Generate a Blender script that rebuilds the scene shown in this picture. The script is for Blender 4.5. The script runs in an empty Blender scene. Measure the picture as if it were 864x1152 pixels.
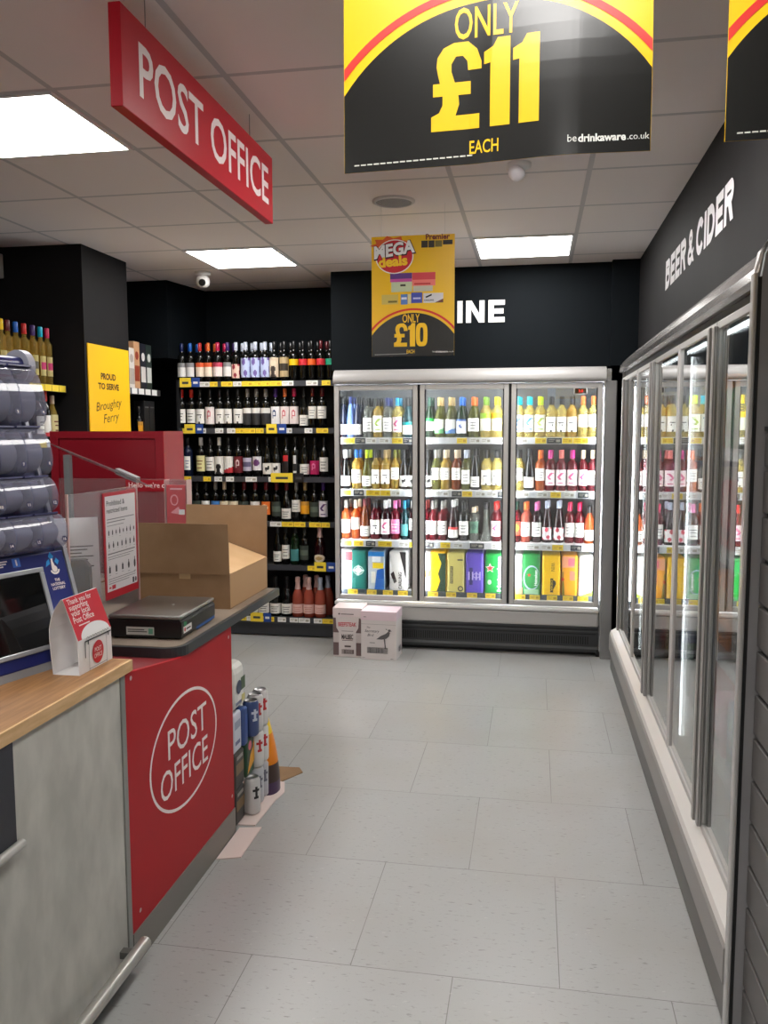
import bpy, bmesh, math, random
from mathutils import Vector, Matrix
random.seed(7)
PI = math.pi
C = bpy.context.scene.collection
SC = bpy.context.scene

# ------------------------------------------------------------------ camera (solved from the ceiling grid)
F_PX, YAW, PITCH, ROLL, HC = 946.1, 0.17686, 0.09633, -0.00202, 1.57
cy, sy, cp, sp = math.cos(YAW), math.sin(YAW), math.cos(PITCH), math.sin(PITCH)
D_ = Vector((-sy*cp, cy*cp, -sp)); R0 = Vector((cy, sy, 0)); U0 = R0.cross(D_)
R_ = R0*math.cos(ROLL) + U0*math.sin(ROLL); U_ = U0*math.cos(ROLL) - R0*math.sin(ROLL)
cam = bpy.data.cameras.new('camera'); cam.sensor_fit = 'VERTICAL'; cam.sensor_height = 36.0
cam.lens = F_PX/1152*36; cam.clip_start = .02
co = bpy.data.objects.new('camera', cam); C.objects.link(co)
M = Matrix((R_, U_, -D_)).transposed().to_4x4(); M.translation = (0, 0, HC); co.matrix_world = M
SC.camera = co

def at(x, y, X=None, Y=None, Z=None):
    v = D_ + R_*((x-432)/F_PX) - U_*((y-576)/F_PX)
    t = (X/v.x) if X is not None else (Y/v.y) if Y is not None else ((Z-HC)/v.z)
    p = v*t; p.z += HC
    return p

# ------------------------------------------------------------------ materials
def lin(c):
    f = lambda u: (u/255/12.92) if u/255 <= .04045 else ((u/255+.055)/1.055)**2.4
    return (f(c[0]), f(c[1]), f(c[2]), 1)
_m = {}
def mat(rgb, rough=.5, metal=0, spec=.5, coat=0):
    k = (tuple(rgb), rough, metal, spec, coat)
    if k not in _m:
        m = bpy.data.materials.new('paint_%d_%d_%d' % tuple(rgb)); m.use_nodes = True
        b = m.node_tree.nodes['Principled BSDF']
        b.inputs['Base Color'].default_value = lin(rgb); b.inputs['Roughness'].default_value = rough
        b.inputs['Metallic'].default_value = metal; b.inputs['Specular IOR Level'].default_value = spec
        b.inputs['Coat Weight'].default_value = coat
        _m[k] = m
    return _m[k]
def emit(rgb, s):
    m = bpy.data.materials.new('light_emitter'); m.use_nodes = True; nt = m.node_tree; nt.nodes.clear()
    o = nt.nodes.new('ShaderNodeOutputMaterial'); e = nt.nodes.new('ShaderNodeEmission')
    e.inputs[0].default_value = lin(rgb); e.inputs[1].default_value = s
    nt.links.new(e.outputs[0], o.inputs[0]); return m
def noisy(rgb, rgb2, scale, rough=.5, rough2=None, detail=6, bump=0, spec=.5, stretch=(1, 1, 1), metal=0):
    m = bpy.data.materials.new('noise_surface'); m.use_nodes = True; nt = m.node_tree; N = nt.nodes; L = nt.links
    b = N['Principled BSDF']; tc = N.new('ShaderNodeTexCoord'); mp = N.new('ShaderNodeMapping')
    mp.inputs['Scale'].default_value = stretch
    L.new(tc.outputs['Object'], mp.inputs[0])
    n = N.new('ShaderNodeTexNoise'); n.inputs['Scale'].default_value = scale; n.inputs['Detail'].default_value = detail
    L.new(mp.outputs[0], n.inputs['Vector'])
    r = N.new('ShaderNodeValToRGB'); r.color_ramp.elements[0].color = lin(rgb); r.color_ramp.elements[1].color = lin(rgb2)
    r.color_ramp.elements[0].position = .35; r.color_ramp.elements[1].position = .65
    L.new(n.outputs['Fac'], r.inputs[0]); L.new(r.outputs[0], b.inputs['Base Color'])
    b.inputs['Roughness'].default_value = rough; b.inputs['Specular IOR Level'].default_value = spec
    b.inputs['Metallic'].default_value = metal
    if bump:
        bp = N.new('ShaderNodeBump'); bp.inputs['Strength'].default_value = bump; bp.inputs['Distance'].default_value = .002
        L.new(n.outputs['Fac'], bp.inputs['Height']); L.new(bp.outputs[0], b.inputs['Normal'])
    return m
def glass(tint=(1, 1, 1), faces=2, haze=0., hazecol=(200, 205, 215), rough=.0):
    # clear sheet: sharp Schlick reflection over straight transmission; 'faces' counts the glass/air surfaces this face stands for
    m = bpy.data.materials.new('clear_glass'); m.use_nodes = True; nt = m.node_tree; N = nt.nodes; L = nt.links; N.clear()
    o = N.new('ShaderNodeOutputMaterial'); g = N.new('ShaderNodeNewGeometry')
    dt = N.new('ShaderNodeVectorMath'); dt.operation = 'DOT_PRODUCT'
    L.new(g.outputs['Normal'], dt.inputs[0]); L.new(g.outputs['Incoming'], dt.inputs[1])
    def mth(op, a, b=None):
        n = N.new('ShaderNodeMath'); n.operation = op
        for i, v in enumerate((a, b)):
            if v is None: continue
            if isinstance(v, (int, float)): n.inputs[i].default_value = v
            else: L.new(v, n.inputs[i])
        return n.outputs[0]
    c = mth('ABSOLUTE', dt.outputs['Value']); p5 = mth('POWER', mth('SUBTRACT', 1.0, c), 5.0)
    F = mth('ADD', mth('MULTIPLY', p5, .96), .04)
    fac = mth('DIVIDE', mth('MULTIPLY', F, float(faces)), mth('ADD', mth('MULTIPLY', F, float(faces-1)), 1.0))
    tr = N.new('ShaderNodeBsdfTransparent'); tr.inputs[0].default_value = (*tint, 1)
    gl = N.new('ShaderNodeBsdfGlossy'); gl.inputs['Roughness'].default_value = rough
    base = tr.outputs[0]
    if haze:
        df = N.new('ShaderNodeBsdfDiffuse'); df.inputs[0].default_value = lin(hazecol)
        mx = N.new('ShaderNodeMixShader'); mx.inputs[0].default_value = haze
        L.new(tr.outputs[0], mx.inputs[1]); L.new(df.outputs[0], mx.inputs[2]); base = mx.outputs[0]
    mix = N.new('ShaderNodeMixShader'); L.new(fac, mix.inputs[0]); L.new(base, mix.inputs[1]); L.new(gl.outputs[0], mix.inputs[2])
    L.new(mix.outputs[0], o.inputs[0]); return m
_lq = {}
def liquid(rgb, opaque):
    # bottle glass: coloured straight transmission mixed with a glossy coloured body
    k = (tuple(rgb), opaque)
    if k not in _lq:
        m = bpy.data.materials.new('bottle_glass'); m.use_nodes = True; nt = m.node_tree; N = nt.nodes; L = nt.links
        b = N['Principled BSDF']; b.inputs['Base Color'].default_value = lin(rgb); b.inputs['Roughness'].default_value = .07
        if opaque < 1:
            tr = N.new('ShaderNodeBsdfTransparent'); q = lin(rgb); s = max(q[:3]); tr.inputs[0].default_value = (q[0]/s*.95, q[1]/s*.95, q[2]/s*.95, 1)
            mx = N.new('ShaderNodeMixShader'); mx.inputs[0].default_value = opaque
            L.new(tr.outputs[0], mx.inputs[1]); L.new(b.outputs[0], mx.inputs[2]); L.new(mx.outputs[0], N['Material Output'].inputs[0])
        _lq[k] = m
    return _lq[k]

WHITE = mat((236, 236, 236), .5); BLACK = mat((16, 17, 18), .45); PRINT_W = mat((240, 240, 240), .5)
STEEL = mat((190, 190, 192), .32, 1); STEELD = mat((120, 120, 122), .35, 1); ALU = noisy((168, 166, 164), (180, 178, 176), 3, .34, spec=.5, metal=.3)
GREYP = mat((172, 170, 168), .4); RED = mat((178, 26, 38), .42); REDS = mat((196, 28, 44), .3)
YEL = mat((240, 190, 5), .32); POSTBLK = mat((17, 17, 15), .27); POSTRED = mat((214, 40, 30), .4)
CHAR = noisy((27, 26, 27), (31, 30, 31), 3, .65, spec=.15)
NAVYW = noisy((12, 17, 21), (15, 20, 24), 2, .7, spec=.1)

# ------------------------------------------------------------------ mesh builder
class MB:
    def __init__(s): s.v = []; s.f = []; s.m = []; s.sm = []; s.mats = []
    def mi(s, m):
        if m not in s.mats: s.mats.append(m)
        return s.mats.index(m)
    def add(s, vs, fs, m, smooth=False):
        o = len(s.v); s.v += [tuple(v) for v in vs]; i = s.mi(m)
        for f in fs: s.f.append([o+k for k in f]); s.m.append(i); s.sm.append(smooth)
        return s
    def box(s, x0, x1, y0, y1, z0, z1, m, bev=0, seg=2):
        x0, x1 = sorted((x0, x1)); y0, y1 = sorted((y0, y1)); z0, z1 = sorted((z0, z1))
        if bev:
            b = bmesh.new(); bmesh.ops.create_cube(b, size=1)
            for v in b.verts: v.co = Vector(((x0+x1)/2+v.co.x*(x1-x0), (y0+y1)/2+v.co.y*(y1-y0), (z0+z1)/2+v.co.z*(z1-z0)))
            bmesh.ops.bevel(b, geom=b.edges[:], offset=min(bev, (x1-x0)*.49, (y1-y0)*.49, (z1-z0)*.49), segments=seg, profile=.5, affect='EDGES')
            b.verts.index_update(); s.add([v.co.copy() for v in b.verts], [[v.index for v in f.verts] for f in b.faces], m); b.free(); return s
        return s.add([(x0, y0, z0), (x1, y0, z0), (x1, y1, z0), (x0, y1, z0), (x0, y0, z1), (x1, y0, z1), (x1, y1, z1), (x0, y1, z1)],
                     [(0, 3, 2, 1), (4, 5, 6, 7), (0, 1, 5, 4), (1, 2, 6, 5), (2, 3, 7, 6), (3, 0, 4, 7)], m)
    def prism(s, poly, axis, a, b, m, smooth=False):
        # poly: 2D points; axis 'x': (y,z) 'y': (x,z) 'z': (x,y)
        def P(p, t): return (t, p[0], p[1]) if axis == 'x' else (p[0], t, p[1]) if axis == 'y' else (p[0], p[1], t)
        n = len(poly); vs = [P(p, a) for p in poly]+[P(p, b) for p in poly]
        s.add(vs, [[i, (i+1) % n, n+(i+1) % n, n+i] for i in range(n)], m, smooth)
        return s.add(vs, [list(range(n))[::-1], [n+i for i in range(n)]], m)
    def lathe(s, prof, m, seg=14, c=(0, 0, 0), a0=0, a1=2*PI, smooth=True):
        full = abs(a1-a0-2*PI) < 1e-6; k = seg if full else seg+1; vs = []
        for r, z in prof:
            for i in range(k):
                a = a0+(a1-a0)*i/seg; vs.append((c[0]+r*math.cos(a), c[1]+r*math.sin(a), c[2]+z))
        fs = []
        for j in range(len(prof)-1):
            for i in range(seg):
                i2 = (i+1) % k; fs.append((j*k+i, j*k+i2, (j+1)*k+i2, (j+1)*k+i))
        return s.add(vs, fs, m, smooth)
    def tube(s, pts, r, m, seg=10):
        pts = [Vector(p) for p in pts]; vs = []; n = len(pts)
        for i, p in enumerate(pts):
            d = (pts[min(i+1, n-1)]-pts[max(i-1, 0)]).normalized(); a = Vector((0, 0, 1)) if abs(d.z) < .9 else Vector((1, 0, 0))
            u = d.cross(a).normalized(); w = d.cross(u)
            for k in range(seg): t = 2*PI*k/seg; vs.append(p+u*r*math.cos(t)+w*r*math.sin(t))
        fs = [(i*seg+k, i*seg+(k+1) % seg, (i+1)*seg+(k+1) % seg, (i+1)*seg+k) for i in range(n-1) for k in range(seg)]
        s.add(vs, fs, m, True)
        return s.add(vs, [list(range(seg))[::-1], [(n-1)*seg+k for k in range(seg)]], m)
    def flat(s, poly, m, z=0):                                       # a printed shape in the local xy plane
        return s.add([(x, y, z) for x, y in poly], [list(range(len(poly)))], m)
    def rect(s, x0, x1, y0, y1, m, z=0): return s.flat([(x0, y0), (x1, y0), (x1, y1), (x0, y1)], m, z)
    def disc(s, cx, cy_, rx, ry, m, z=0, n=40): return s.flat([(cx+rx*math.cos(2*PI*i/n), cy_+ry*math.sin(2*PI*i/n)) for i in range(n)], m, z)
    def ring(s, cx, cy_, rx, ry, t, m, z=0, n=64, a0=0, a1=2*PI):
        vs = []; 
        for i in range(n+1):
            a = a0+(a1-a0)*i/n; vs += [(cx+rx*math.cos(a), cy_+ry*math.sin(a), z), (cx+(rx-t)*math.cos(a), cy_+(ry-t)*math.sin(a), z)]
        return s.add(vs, [(2*i, 2*i+2, 2*i+3, 2*i+1) for i in range(n)], m)
    def text(s, st, cx, cy_, w=None, h=None, m=None, z=0, bold=0, shear=0, rot=0, depth=0):
        vs, fs = text_geo(st, bold, shear, depth)
        x0 = min(v[0] for v in vs); x1 = max(v[0] for v in vs); y0 = min(v[1] for v in vs); y1 = max(v[1] for v in vs)
        sx = w/(x1-x0) if w else None; sy_ = h/(y1-y0) if h else None
        sx = sx or sy_; sy_ = sy_ or sx; c_, s_ = math.cos(rot), math.sin(rot); out = []
        for x, y, zz in vs:
            x = (x-(x0+x1)/2)*sx; y = (y-(y0+y1)/2)*sy_
            out.append((cx+x*c_-y*s_, cy_+x*s_+y*c_, z+zz))
        return s.add(out, fs, m)
    def xf(s, fn): s.v = [tuple(fn(Vector(v))) for v in s.v]; return s
    def mesh(s, name):
        me = bpy.data.meshes.new(name); me.from_pydata(s.v, [], s.f)
        for m in s.mats: me.materials.append(m)
        me.polygons.foreach_set('material_index', s.m); me.polygons.foreach_set('use_smooth', s.sm)
        b = bmesh.new(); b.from_mesh(me); 
        if s.fixn: bmesh.ops.recalc_face_normals(b, faces=b.faces[:])
        b.to_mesh(me); b.free(); me.update(); return me
    fixn = True
    def build(s, name, parent=None, loc=None, M=None):
        o = bpy.data.objects.new(name, s.mesh(name)); C.objects.link(o)
        if parent: o.parent = parent
        if loc: o.location = loc
        if M is not None: o.matrix_local = M
        return o
_tg = {}
def text_geo(st, bold, shear, depth):
    k = (st, bold, shear, depth)
    if k not in _tg:
        cu = bpy.data.curves.new('lettering', 'FONT'); cu.body = st; cu.offset = bold; cu.shear = shear; cu.extrude = depth; cu.resolution_u = 3
        o = bpy.data.objects.new('lettering', cu); C.objects.link(o)
        dg = bpy.context.evaluated_depsgraph_get(); dg.update(); me = bpy.data.meshes.new_from_object(o.evaluated_get(dg))
        _tg[k] = ([tuple(v.co) for v in me.vertices], [list(p.vertices) for p in me.polygons])
        bpy.data.objects.remove(o); bpy.data.curves.remove(cu); bpy.data.meshes.remove(me)
    return _tg[k]

FACE_NEG_Y = Matrix.Rotation(PI/2, 4, 'X')                            # printed xy plane turned to face the camera side
FACE_POS_X = Matrix(((0, 0, 1, 0), (1, 0, 0, 0), (0, 1, 0, 0), (0, 0, 0, 1)))
FACE_NEG_X = Matrix(((0, 0, -1, 0), (-1, 0, 0, 0), (0, 1, 0, 0), (0, 0, 0, 1)))
def placed(rot, loc): m = Matrix.Translation(loc) @ rot; return m

def empty(name, loc=(0, 0, 0), rz=0):
    o = bpy.data.objects.new(name, None); o.empty_display_size = .1; C.objects.link(o); o.location = loc; o.rotation_euler.z = rz; return o
def tag(o, label, cat, group=None):
    n = len(label.split()); assert 4 <= n <= 16, (n, label)
    o['label'] = label; o['category'] = cat
    if group: o['group'] = group
    return o
def struct(o): o['kind'] = 'structure'; return o
ORD = 'first second third fourth fifth sixth seventh eighth ninth tenth eleventh twelfth thirteenth fourteenth fifteenth sixteenth seventeenth eighteenth nineteenth twentieth'.split()

# ================================================================== THE SETTING
CEIL = 2.691; AX, GY, TL = -.9833, 2.6535, .6
def floor_mat():
    m = bpy.data.materials.new('vinyl_tiles'); m.use_nodes = True; N = m.node_tree.nodes; L = m.node_tree.links; b = N['Principled BSDF']
    tc = N.new('ShaderNodeTexCoord'); mp = N.new('ShaderNodeMapping'); T = .605
    mp.inputs['Location'].default_value = (.21+T*20, -2.287+T*20, 0)
    L.new(tc.outputs['Object'], mp.inputs[0])
    br = N.new('ShaderNodeTexBrick'); br.offset = .5; br.offset_frequency = 2; br.squash = 1
    br.inputs['Scale'].default_value = 1; br.inputs['Brick Width'].default_value = T; br.inputs['Row Height'].default_value = T
    br.inputs['Mortar Size'].default_value = .0016; br.inputs['Mortar Smooth'].default_value = .3; br.inputs['Bias'].default_value = 0
    br.inputs['Color1'].default_value = lin((169, 170, 169)); br.inputs['Color2'].default_value = lin((164, 165, 164)); br.inputs['Mortar'].default_value = lin((118, 116, 114))
    L.new(mp.outputs[0], br.inputs['Vector'])
    def layer(prev, scale, lo, hi, rgb, stretch, amt):
        ma = N.new('ShaderNodeMapping'); ma.inputs['Scale'].default_value = stretch; L.new(tc.outputs['Object'], ma.inputs[0])
        n = N.new('ShaderNodeTexNoise'); n.inputs['Scale'].default_value = scale; n.inputs['Detail'].default_value = 3; L.new(ma.outputs[0], n.inputs['Vector'])
        r = N.new('ShaderNodeMapRange'); r.inputs[1].default_value = lo; r.inputs[2].default_value = hi; r.inputs[4].default_value = amt; L.new(n.outputs['Fac'], r.inputs[0])
        x = N.new('ShaderNodeMixRGB'); x.inputs[2].default_value = lin(rgb); L.new(r.outputs[0], x.inputs[0]); L.new(prev, x.inputs[1]); return x.outputs[0]
    c = layer(br.outputs['Color'], 75, .62, .72, (104, 100, 96), (.45, 1.3, 1), .6)
    c = layer(c, 160, .66, .74, (120, 116, 112), (.5, 1.2, 1), .6)
    c = layer(c, 70, .68, .76, (206, 204, 200), (.5, 1.3, 1), .5)
    c = layer(c, 2.2, .45, .75, (160, 157, 152), (1, 1, 1), .6)
    L.new(c, b.inputs['Base Color']); b.inputs['Roughness'].default_value = .34; b.inputs['Specular IOR Level'].default_value = .45
    return m
def ceil_mat():
    m = bpy.data.materials.new('ceiling_tiles'); m.use_nodes = True; N = m.node_tree.nodes; L = m.node_tree.links; b = N['Principled BSDF']
    tc = N.new('ShaderNodeTexCoord'); mp = N.new('ShaderNodeMapping'); mp.inputs['Location'].default_value = (-AX+TL*20, -GY+TL*20, 0); L.new(tc.outputs['Object'], mp.inputs[0])
    br = N.new('ShaderNodeTexBrick'); br.offset = 0; br.inputs['Scale'].default_value = 1; br.inputs['Brick Width'].default_value = TL; br.inputs['Row Height'].default_value = TL
    br.inputs['Mortar Size'].default_value = .011; br.inputs['Mortar Smooth'].default_value = 0
    br.inputs['Color1'].default_value = lin((234, 226, 223)); br.inputs['Color2'].default_value = lin((230, 222, 219)); br.inputs['Mortar'].default_value = lin((192, 188, 188))
    L.new(mp.outputs[0], br.inputs['Vector']); L.new(br.outputs['Color'], b.inputs['Base Color'])
    bp = N.new('ShaderNodeBump'); bp.inputs['Strength'].default_value = .6; bp.inputs['Distance'].default_value = .008; bp.invert = True
    L.new(br.outputs['Fac'], bp.inputs['Height']); L.new(bp.outputs[0], b.inputs['Normal']); b.inputs['Roughness'].default_value = .8; b.inputs['Specular IOR Level'].default_value = .2
    return m
XW, YB, XL, YF = 1.36, 6.56, -3.34, -3.2
struct(MB().box(XL-.1, XW+.1, YF-.1, YB+.1, -.1, 0, floor_mat()).build('floor'))
# ceiling with openings is one slab; the light panels sit just under it
struct(MB().box(XL-.1, XW+.1, YF-.1, YB+.1, CEIL, CEIL+.1, ceil_mat()).build('ceiling'))
struct(MB().box(XL-.1, XW+.1, YB, YB+.1, 0, CEIL, NAVYW).build('wall_back'))
struct(MB().box(XW, XW+.1, YF, YB, 0, CEIL, CHAR).build('wall_right'))
struct(MB().box(XL-.1, XL, YF, YB, 0, CEIL, NAVYW).build('wall_left'))
struct(MB().box(XL-.1, XW+.1, YF-.1, YF, 0, CEIL, mat((214, 210, 206), .7)).build('wall_front'))
struct(MB().box(.665, XW, -1.2, YB, 2.06, CEIL, CHAR).build('bulkhead_right'))
struct(MB().box(-1.44, .665, 5.93, YB, 2.0, CEIL, NAVYW).build('bulkhead_back'))
struct(MB().box(.49, .665, 5.86, 5.93, 2.0, CEIL, NAVYW).build('pier_right'))
struct(MB().box(XL, -2.70, 4.78, 5.35, 0, CEIL, CHAR).build('column'))
struct(MB().prism([(XL, 6.03), (-2.72, 6.02), (-2.63, YB), (XL, YB)], 'z', 2.12, CEIL, NAVYW).build('bulkhead_left'))

# ceiling light panels
FRAMEW = mat((225, 225, 225), .4); PANEL = emit((255, 252, 248), 11.0)
def ceiling_light(i, j, label):
    x, y = AX+i*TL, GY+j*TL
    r = empty('ceiling_light', (x+TL/2, y+TL/2, CEIL)); tag(r, label, 'ceiling light', 'square light panels in the ceiling')
    f = MB(); h = TL/2
    f.box(-h+.008, h-.008, -h+.008, -h+.022, -.008, 0, FRAMEW).box(-h+.008, h-.008, h-.022, h-.008, -.008, 0, FRAMEW)
    f.box(-h+.008, -h+.022, -h+.022, h-.022, -.008, 0, FRAMEW).box(h-.022, h-.008, -h+.022, h-.022, -.008, 0, FRAMEW)
    f.build('frame', r)
    MB().box(-h+.022, h-.022, -h+.022, h-.022, -.005, -.001, PANEL).build('diffuser', r)
ceiling_light(-2, 0, 'square white light panel in the ceiling, cut by the left edge of the photo')
ceiling_light(-2, 4, 'square white ceiling light panel above the wine rack, beside the small dome camera')
ceiling_light(1, 4, 'square white ceiling light panel in front of the WINE lettering')
ceiling_light(1, 0, 'square white ceiling light panel hidden above the hanging price posters')
for i, j, w in ((-2, -4, 'left'), (1, -4, 'right'), (-2, -8, 'rear left'), (1, -8, 'rear right')):
    ceiling_light(i, j, 'square white ceiling light panel behind the viewer, %s one' % w)

# ceiling fittings
p = at(443, 226, Z=CEIL)
r = empty('ceiling_speaker', (p.x, p.y, CEIL)); tag(r, 'round flush ceiling speaker with a grey grille behind the price poster', 'speaker')
MB().lathe([(.105, 0), (.105, -.006), (.09, -.012), (.088, -.008)], mat((205, 200, 198), .5), 40).build('rim', r)
MB().lathe([(.088, -.007), (.05, -.009), (.0005, -.009)], noisy((120, 118, 118), (150, 146, 146), 300, .7), 40).build('grille', r)
p = at(228, 306, Z=CEIL)
def dome_cam(name, loc, label, cat):
    r = empty(name, loc); tag(r, label, cat)
    W = mat((228, 226, 224), .35)
    MB().lathe([(.0005, 0), (.055, 0), (.055, -.02), (.05, -.028), (.0005, -.028)], W, 28).build('base', r)
    MB().lathe([(.0005, -.02), (.03, -.025), (.046, -.045), (.05, -.07), (.044, -.092), (.026, -.108), (.0005, -.112)], W, 28).build('eyeball', r)
    return r
dc = dome_cam('security_camera', (p.x, p.y+.0, CEIL), 'white eyeball security camera on the ceiling beside the far left light panel', 'security camera')
MB().lathe([(.024, 0), (.024, .012), (.02, .014), (.0005, .014)], BLACK, 20).xf(lambda v: Matrix.Rotation(math.radians(112), 3, 'X') @ v + Vector((.012, -.038, -.078))).build('lens', dc)
p = at(584, 184, Z=CEIL)
r = empty('motion_sensor', (p.x, p.y, CEIL)); tag(r, 'small white motion sensor on the ceiling just below the big price poster', 'motion sensor')
MB().lathe([(.0005, 0), (.05, 0), (.05, -.014), (.04, -.02), (.0005, -.02)], WHITE, 28).build('base', r)
MB().lathe([(.0005, -.055), (.02, -.05), (.034, -.034), (.038, -.012), (.03, .0), (.0005, .0)], mat((235, 232, 236), .3), 28).xf(lambda v: Matrix.Rotation(.5, 3, 'Y') @ v + Vector((.0, -.012, -.022))).build('lens_dome', r)
r = empty('emergency_light', (-3.22, 4.70, 2.57)); tag(r, 'small grey emergency light box high on the dark wall, at the left edge', 'emergency light')
MB().box(-.09, .03, -.04, .04, -.075, .07, mat((160, 158, 155), .5), .006).build('housing', r)
MB().box(-.086, .026, -.044, -.039, -.055, .05, mat((205, 200, 195), .3), .003).build('lens_cover', r)
MB().box(-.03, 0, -.02, .02, .07, .121, mat((150, 150, 150), .5)).build('bracket', r)

# ================================================================== BOTTLES
SHAPES = {  # (radius, height) profiles in metres; last pair is the mouth; neck = where the cap starts
 'b': dict(p=[(.0005, .004), (.033, 0), (.0372, .005), (.0375, .185), (.0365, .196), (.031, .208), (.021, .219), (.0155, .230), (.0142, .245), (.0142, .296), (.0005, .297)], cap=(.238, .300, .0158), r=.0375),
 'g': dict(p=[(.0005, .004), (.036, 0), (.0408, .005), (.041, .135), (.040, .15), (.034, .175), (.026, .2), (.0185, .222), (.015, .24), (.0145, .296), (.0005, .297)], cap=(.236, .300, .0162), r=.041),
 'f': dict(p=[(.0005, .004), (.033, 0), (.0368, .005), (.037, .12), (.036, .14), (.031, .175), (.024, .21), (.0175, .24), (.0145, .265), (.0142, .306), (.0005, .307)], cap=(.255, .310, .0158), r=.037),
 'c': dict(p=[(.0005, .004), (.039, 0), (.0438, .006), (.044, .13), (.043, .15), (.037, .175), (.028, .2), (.02, .225), (.0165, .25), (.016, .296), (.0005, .297)], cap=(.195, .306, .019), r=.044),
 'o': dict(p=[(.0005, .004), (.030, 0), (.034, .004), (.033, .06), (.030, .095), (.033, .12), (.0375, .15), (.037, .172), (.028, .195), (.017, .21), (.0145, .222), (.0145, .25), (.0005, .251)], cap=(.215, .256, .0165), r=.036),
 'l': dict(p=[(.0005, .004), (.046, 0), (.05, .006), (.047, .025), (.036, .05), (.026, .085), (.02, .13), (.0165, .19), (.0148, .25), (.0148, .286), (.0005, .287)], cap=(.24, .292, .0162), r=.04),
 't': dict(p=[(.0005, .004), (.023, 0), (.0265, .004), (.027, .205), (.0255, .217), (.018, .226), (.013, .232), (.0125, .286), (.0005, .287)], cap=(.248, .300, .0142), r=.027),
 'w': dict(p=[(.0005, .004), (.034, 0), (.0385, .004), (.039, .15), (.036, .17), (.027, .19), (.0175, .21), (.0155, .225), (.0155, .27), (.0005, .271)], cap=(.225, .276, .0175), r=.039),
}
LIQ = {'pale': ((226, 214, 140), .3, 'pale clear'), 'gold': ((196, 170, 84), .42, 'golden'), 'green': ((22, 44, 24), .93, 'dark green'), 'dark': ((12, 13, 11), 1, 'black glass'),
       'olive': ((84, 86, 34), .7, 'olive green'), 'rose': ((104, 20, 32), .7, 'rose red'), 'pink': ((186, 92, 74), .7, 'pink rose'), 'orange': ((206, 112, 56), .45, 'orange'), 'amber': ((120, 58, 18), .7, 'amber'),
       'blue': ((110, 140, 200), .75, 'pale blue'), 'navy': ((20, 28, 52), .95, 'dark blue'), 'teal': ((18, 52, 56), .85, 'teal'), 'grey': ((110, 112, 106), .6, 'smoky clear'), 'wine': ((36, 8, 14), .96, 'deep red'), 'yellowgold': ((214, 190, 104), .24, 'gold')}
CAPC = {'black': (22, 22, 24), 'white': (232, 230, 226), 'cyan': (0, 176, 206), 'lime': (186, 214, 20), 'orange': (226, 108, 44), 'blue': (20, 96, 190), 'navy': (24, 40, 96), 'green': (110, 146, 50), 'darkgreen': (26, 64, 50),
        'yellow': (244, 204, 20), 'magenta': (206, 44, 136), 'pink': (222, 110, 168), 'rosegold': (196, 104, 96), 'cream': (228, 208, 178), 'silver': (196, 204, 222), 'grey': (140, 136, 130), 'red': (206, 40, 34), 'crimson': (196, 24, 76),
        'maroon': (96, 18, 28), 'purple': (62, 34, 104), 'tan': (176, 148, 96), 'teal': (34, 130, 168), 'olive': (108, 112, 42), 'gold': (190, 150, 60), 'rosefoil': (236, 196, 188)}
WHT = (238, 236, 230)
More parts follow.
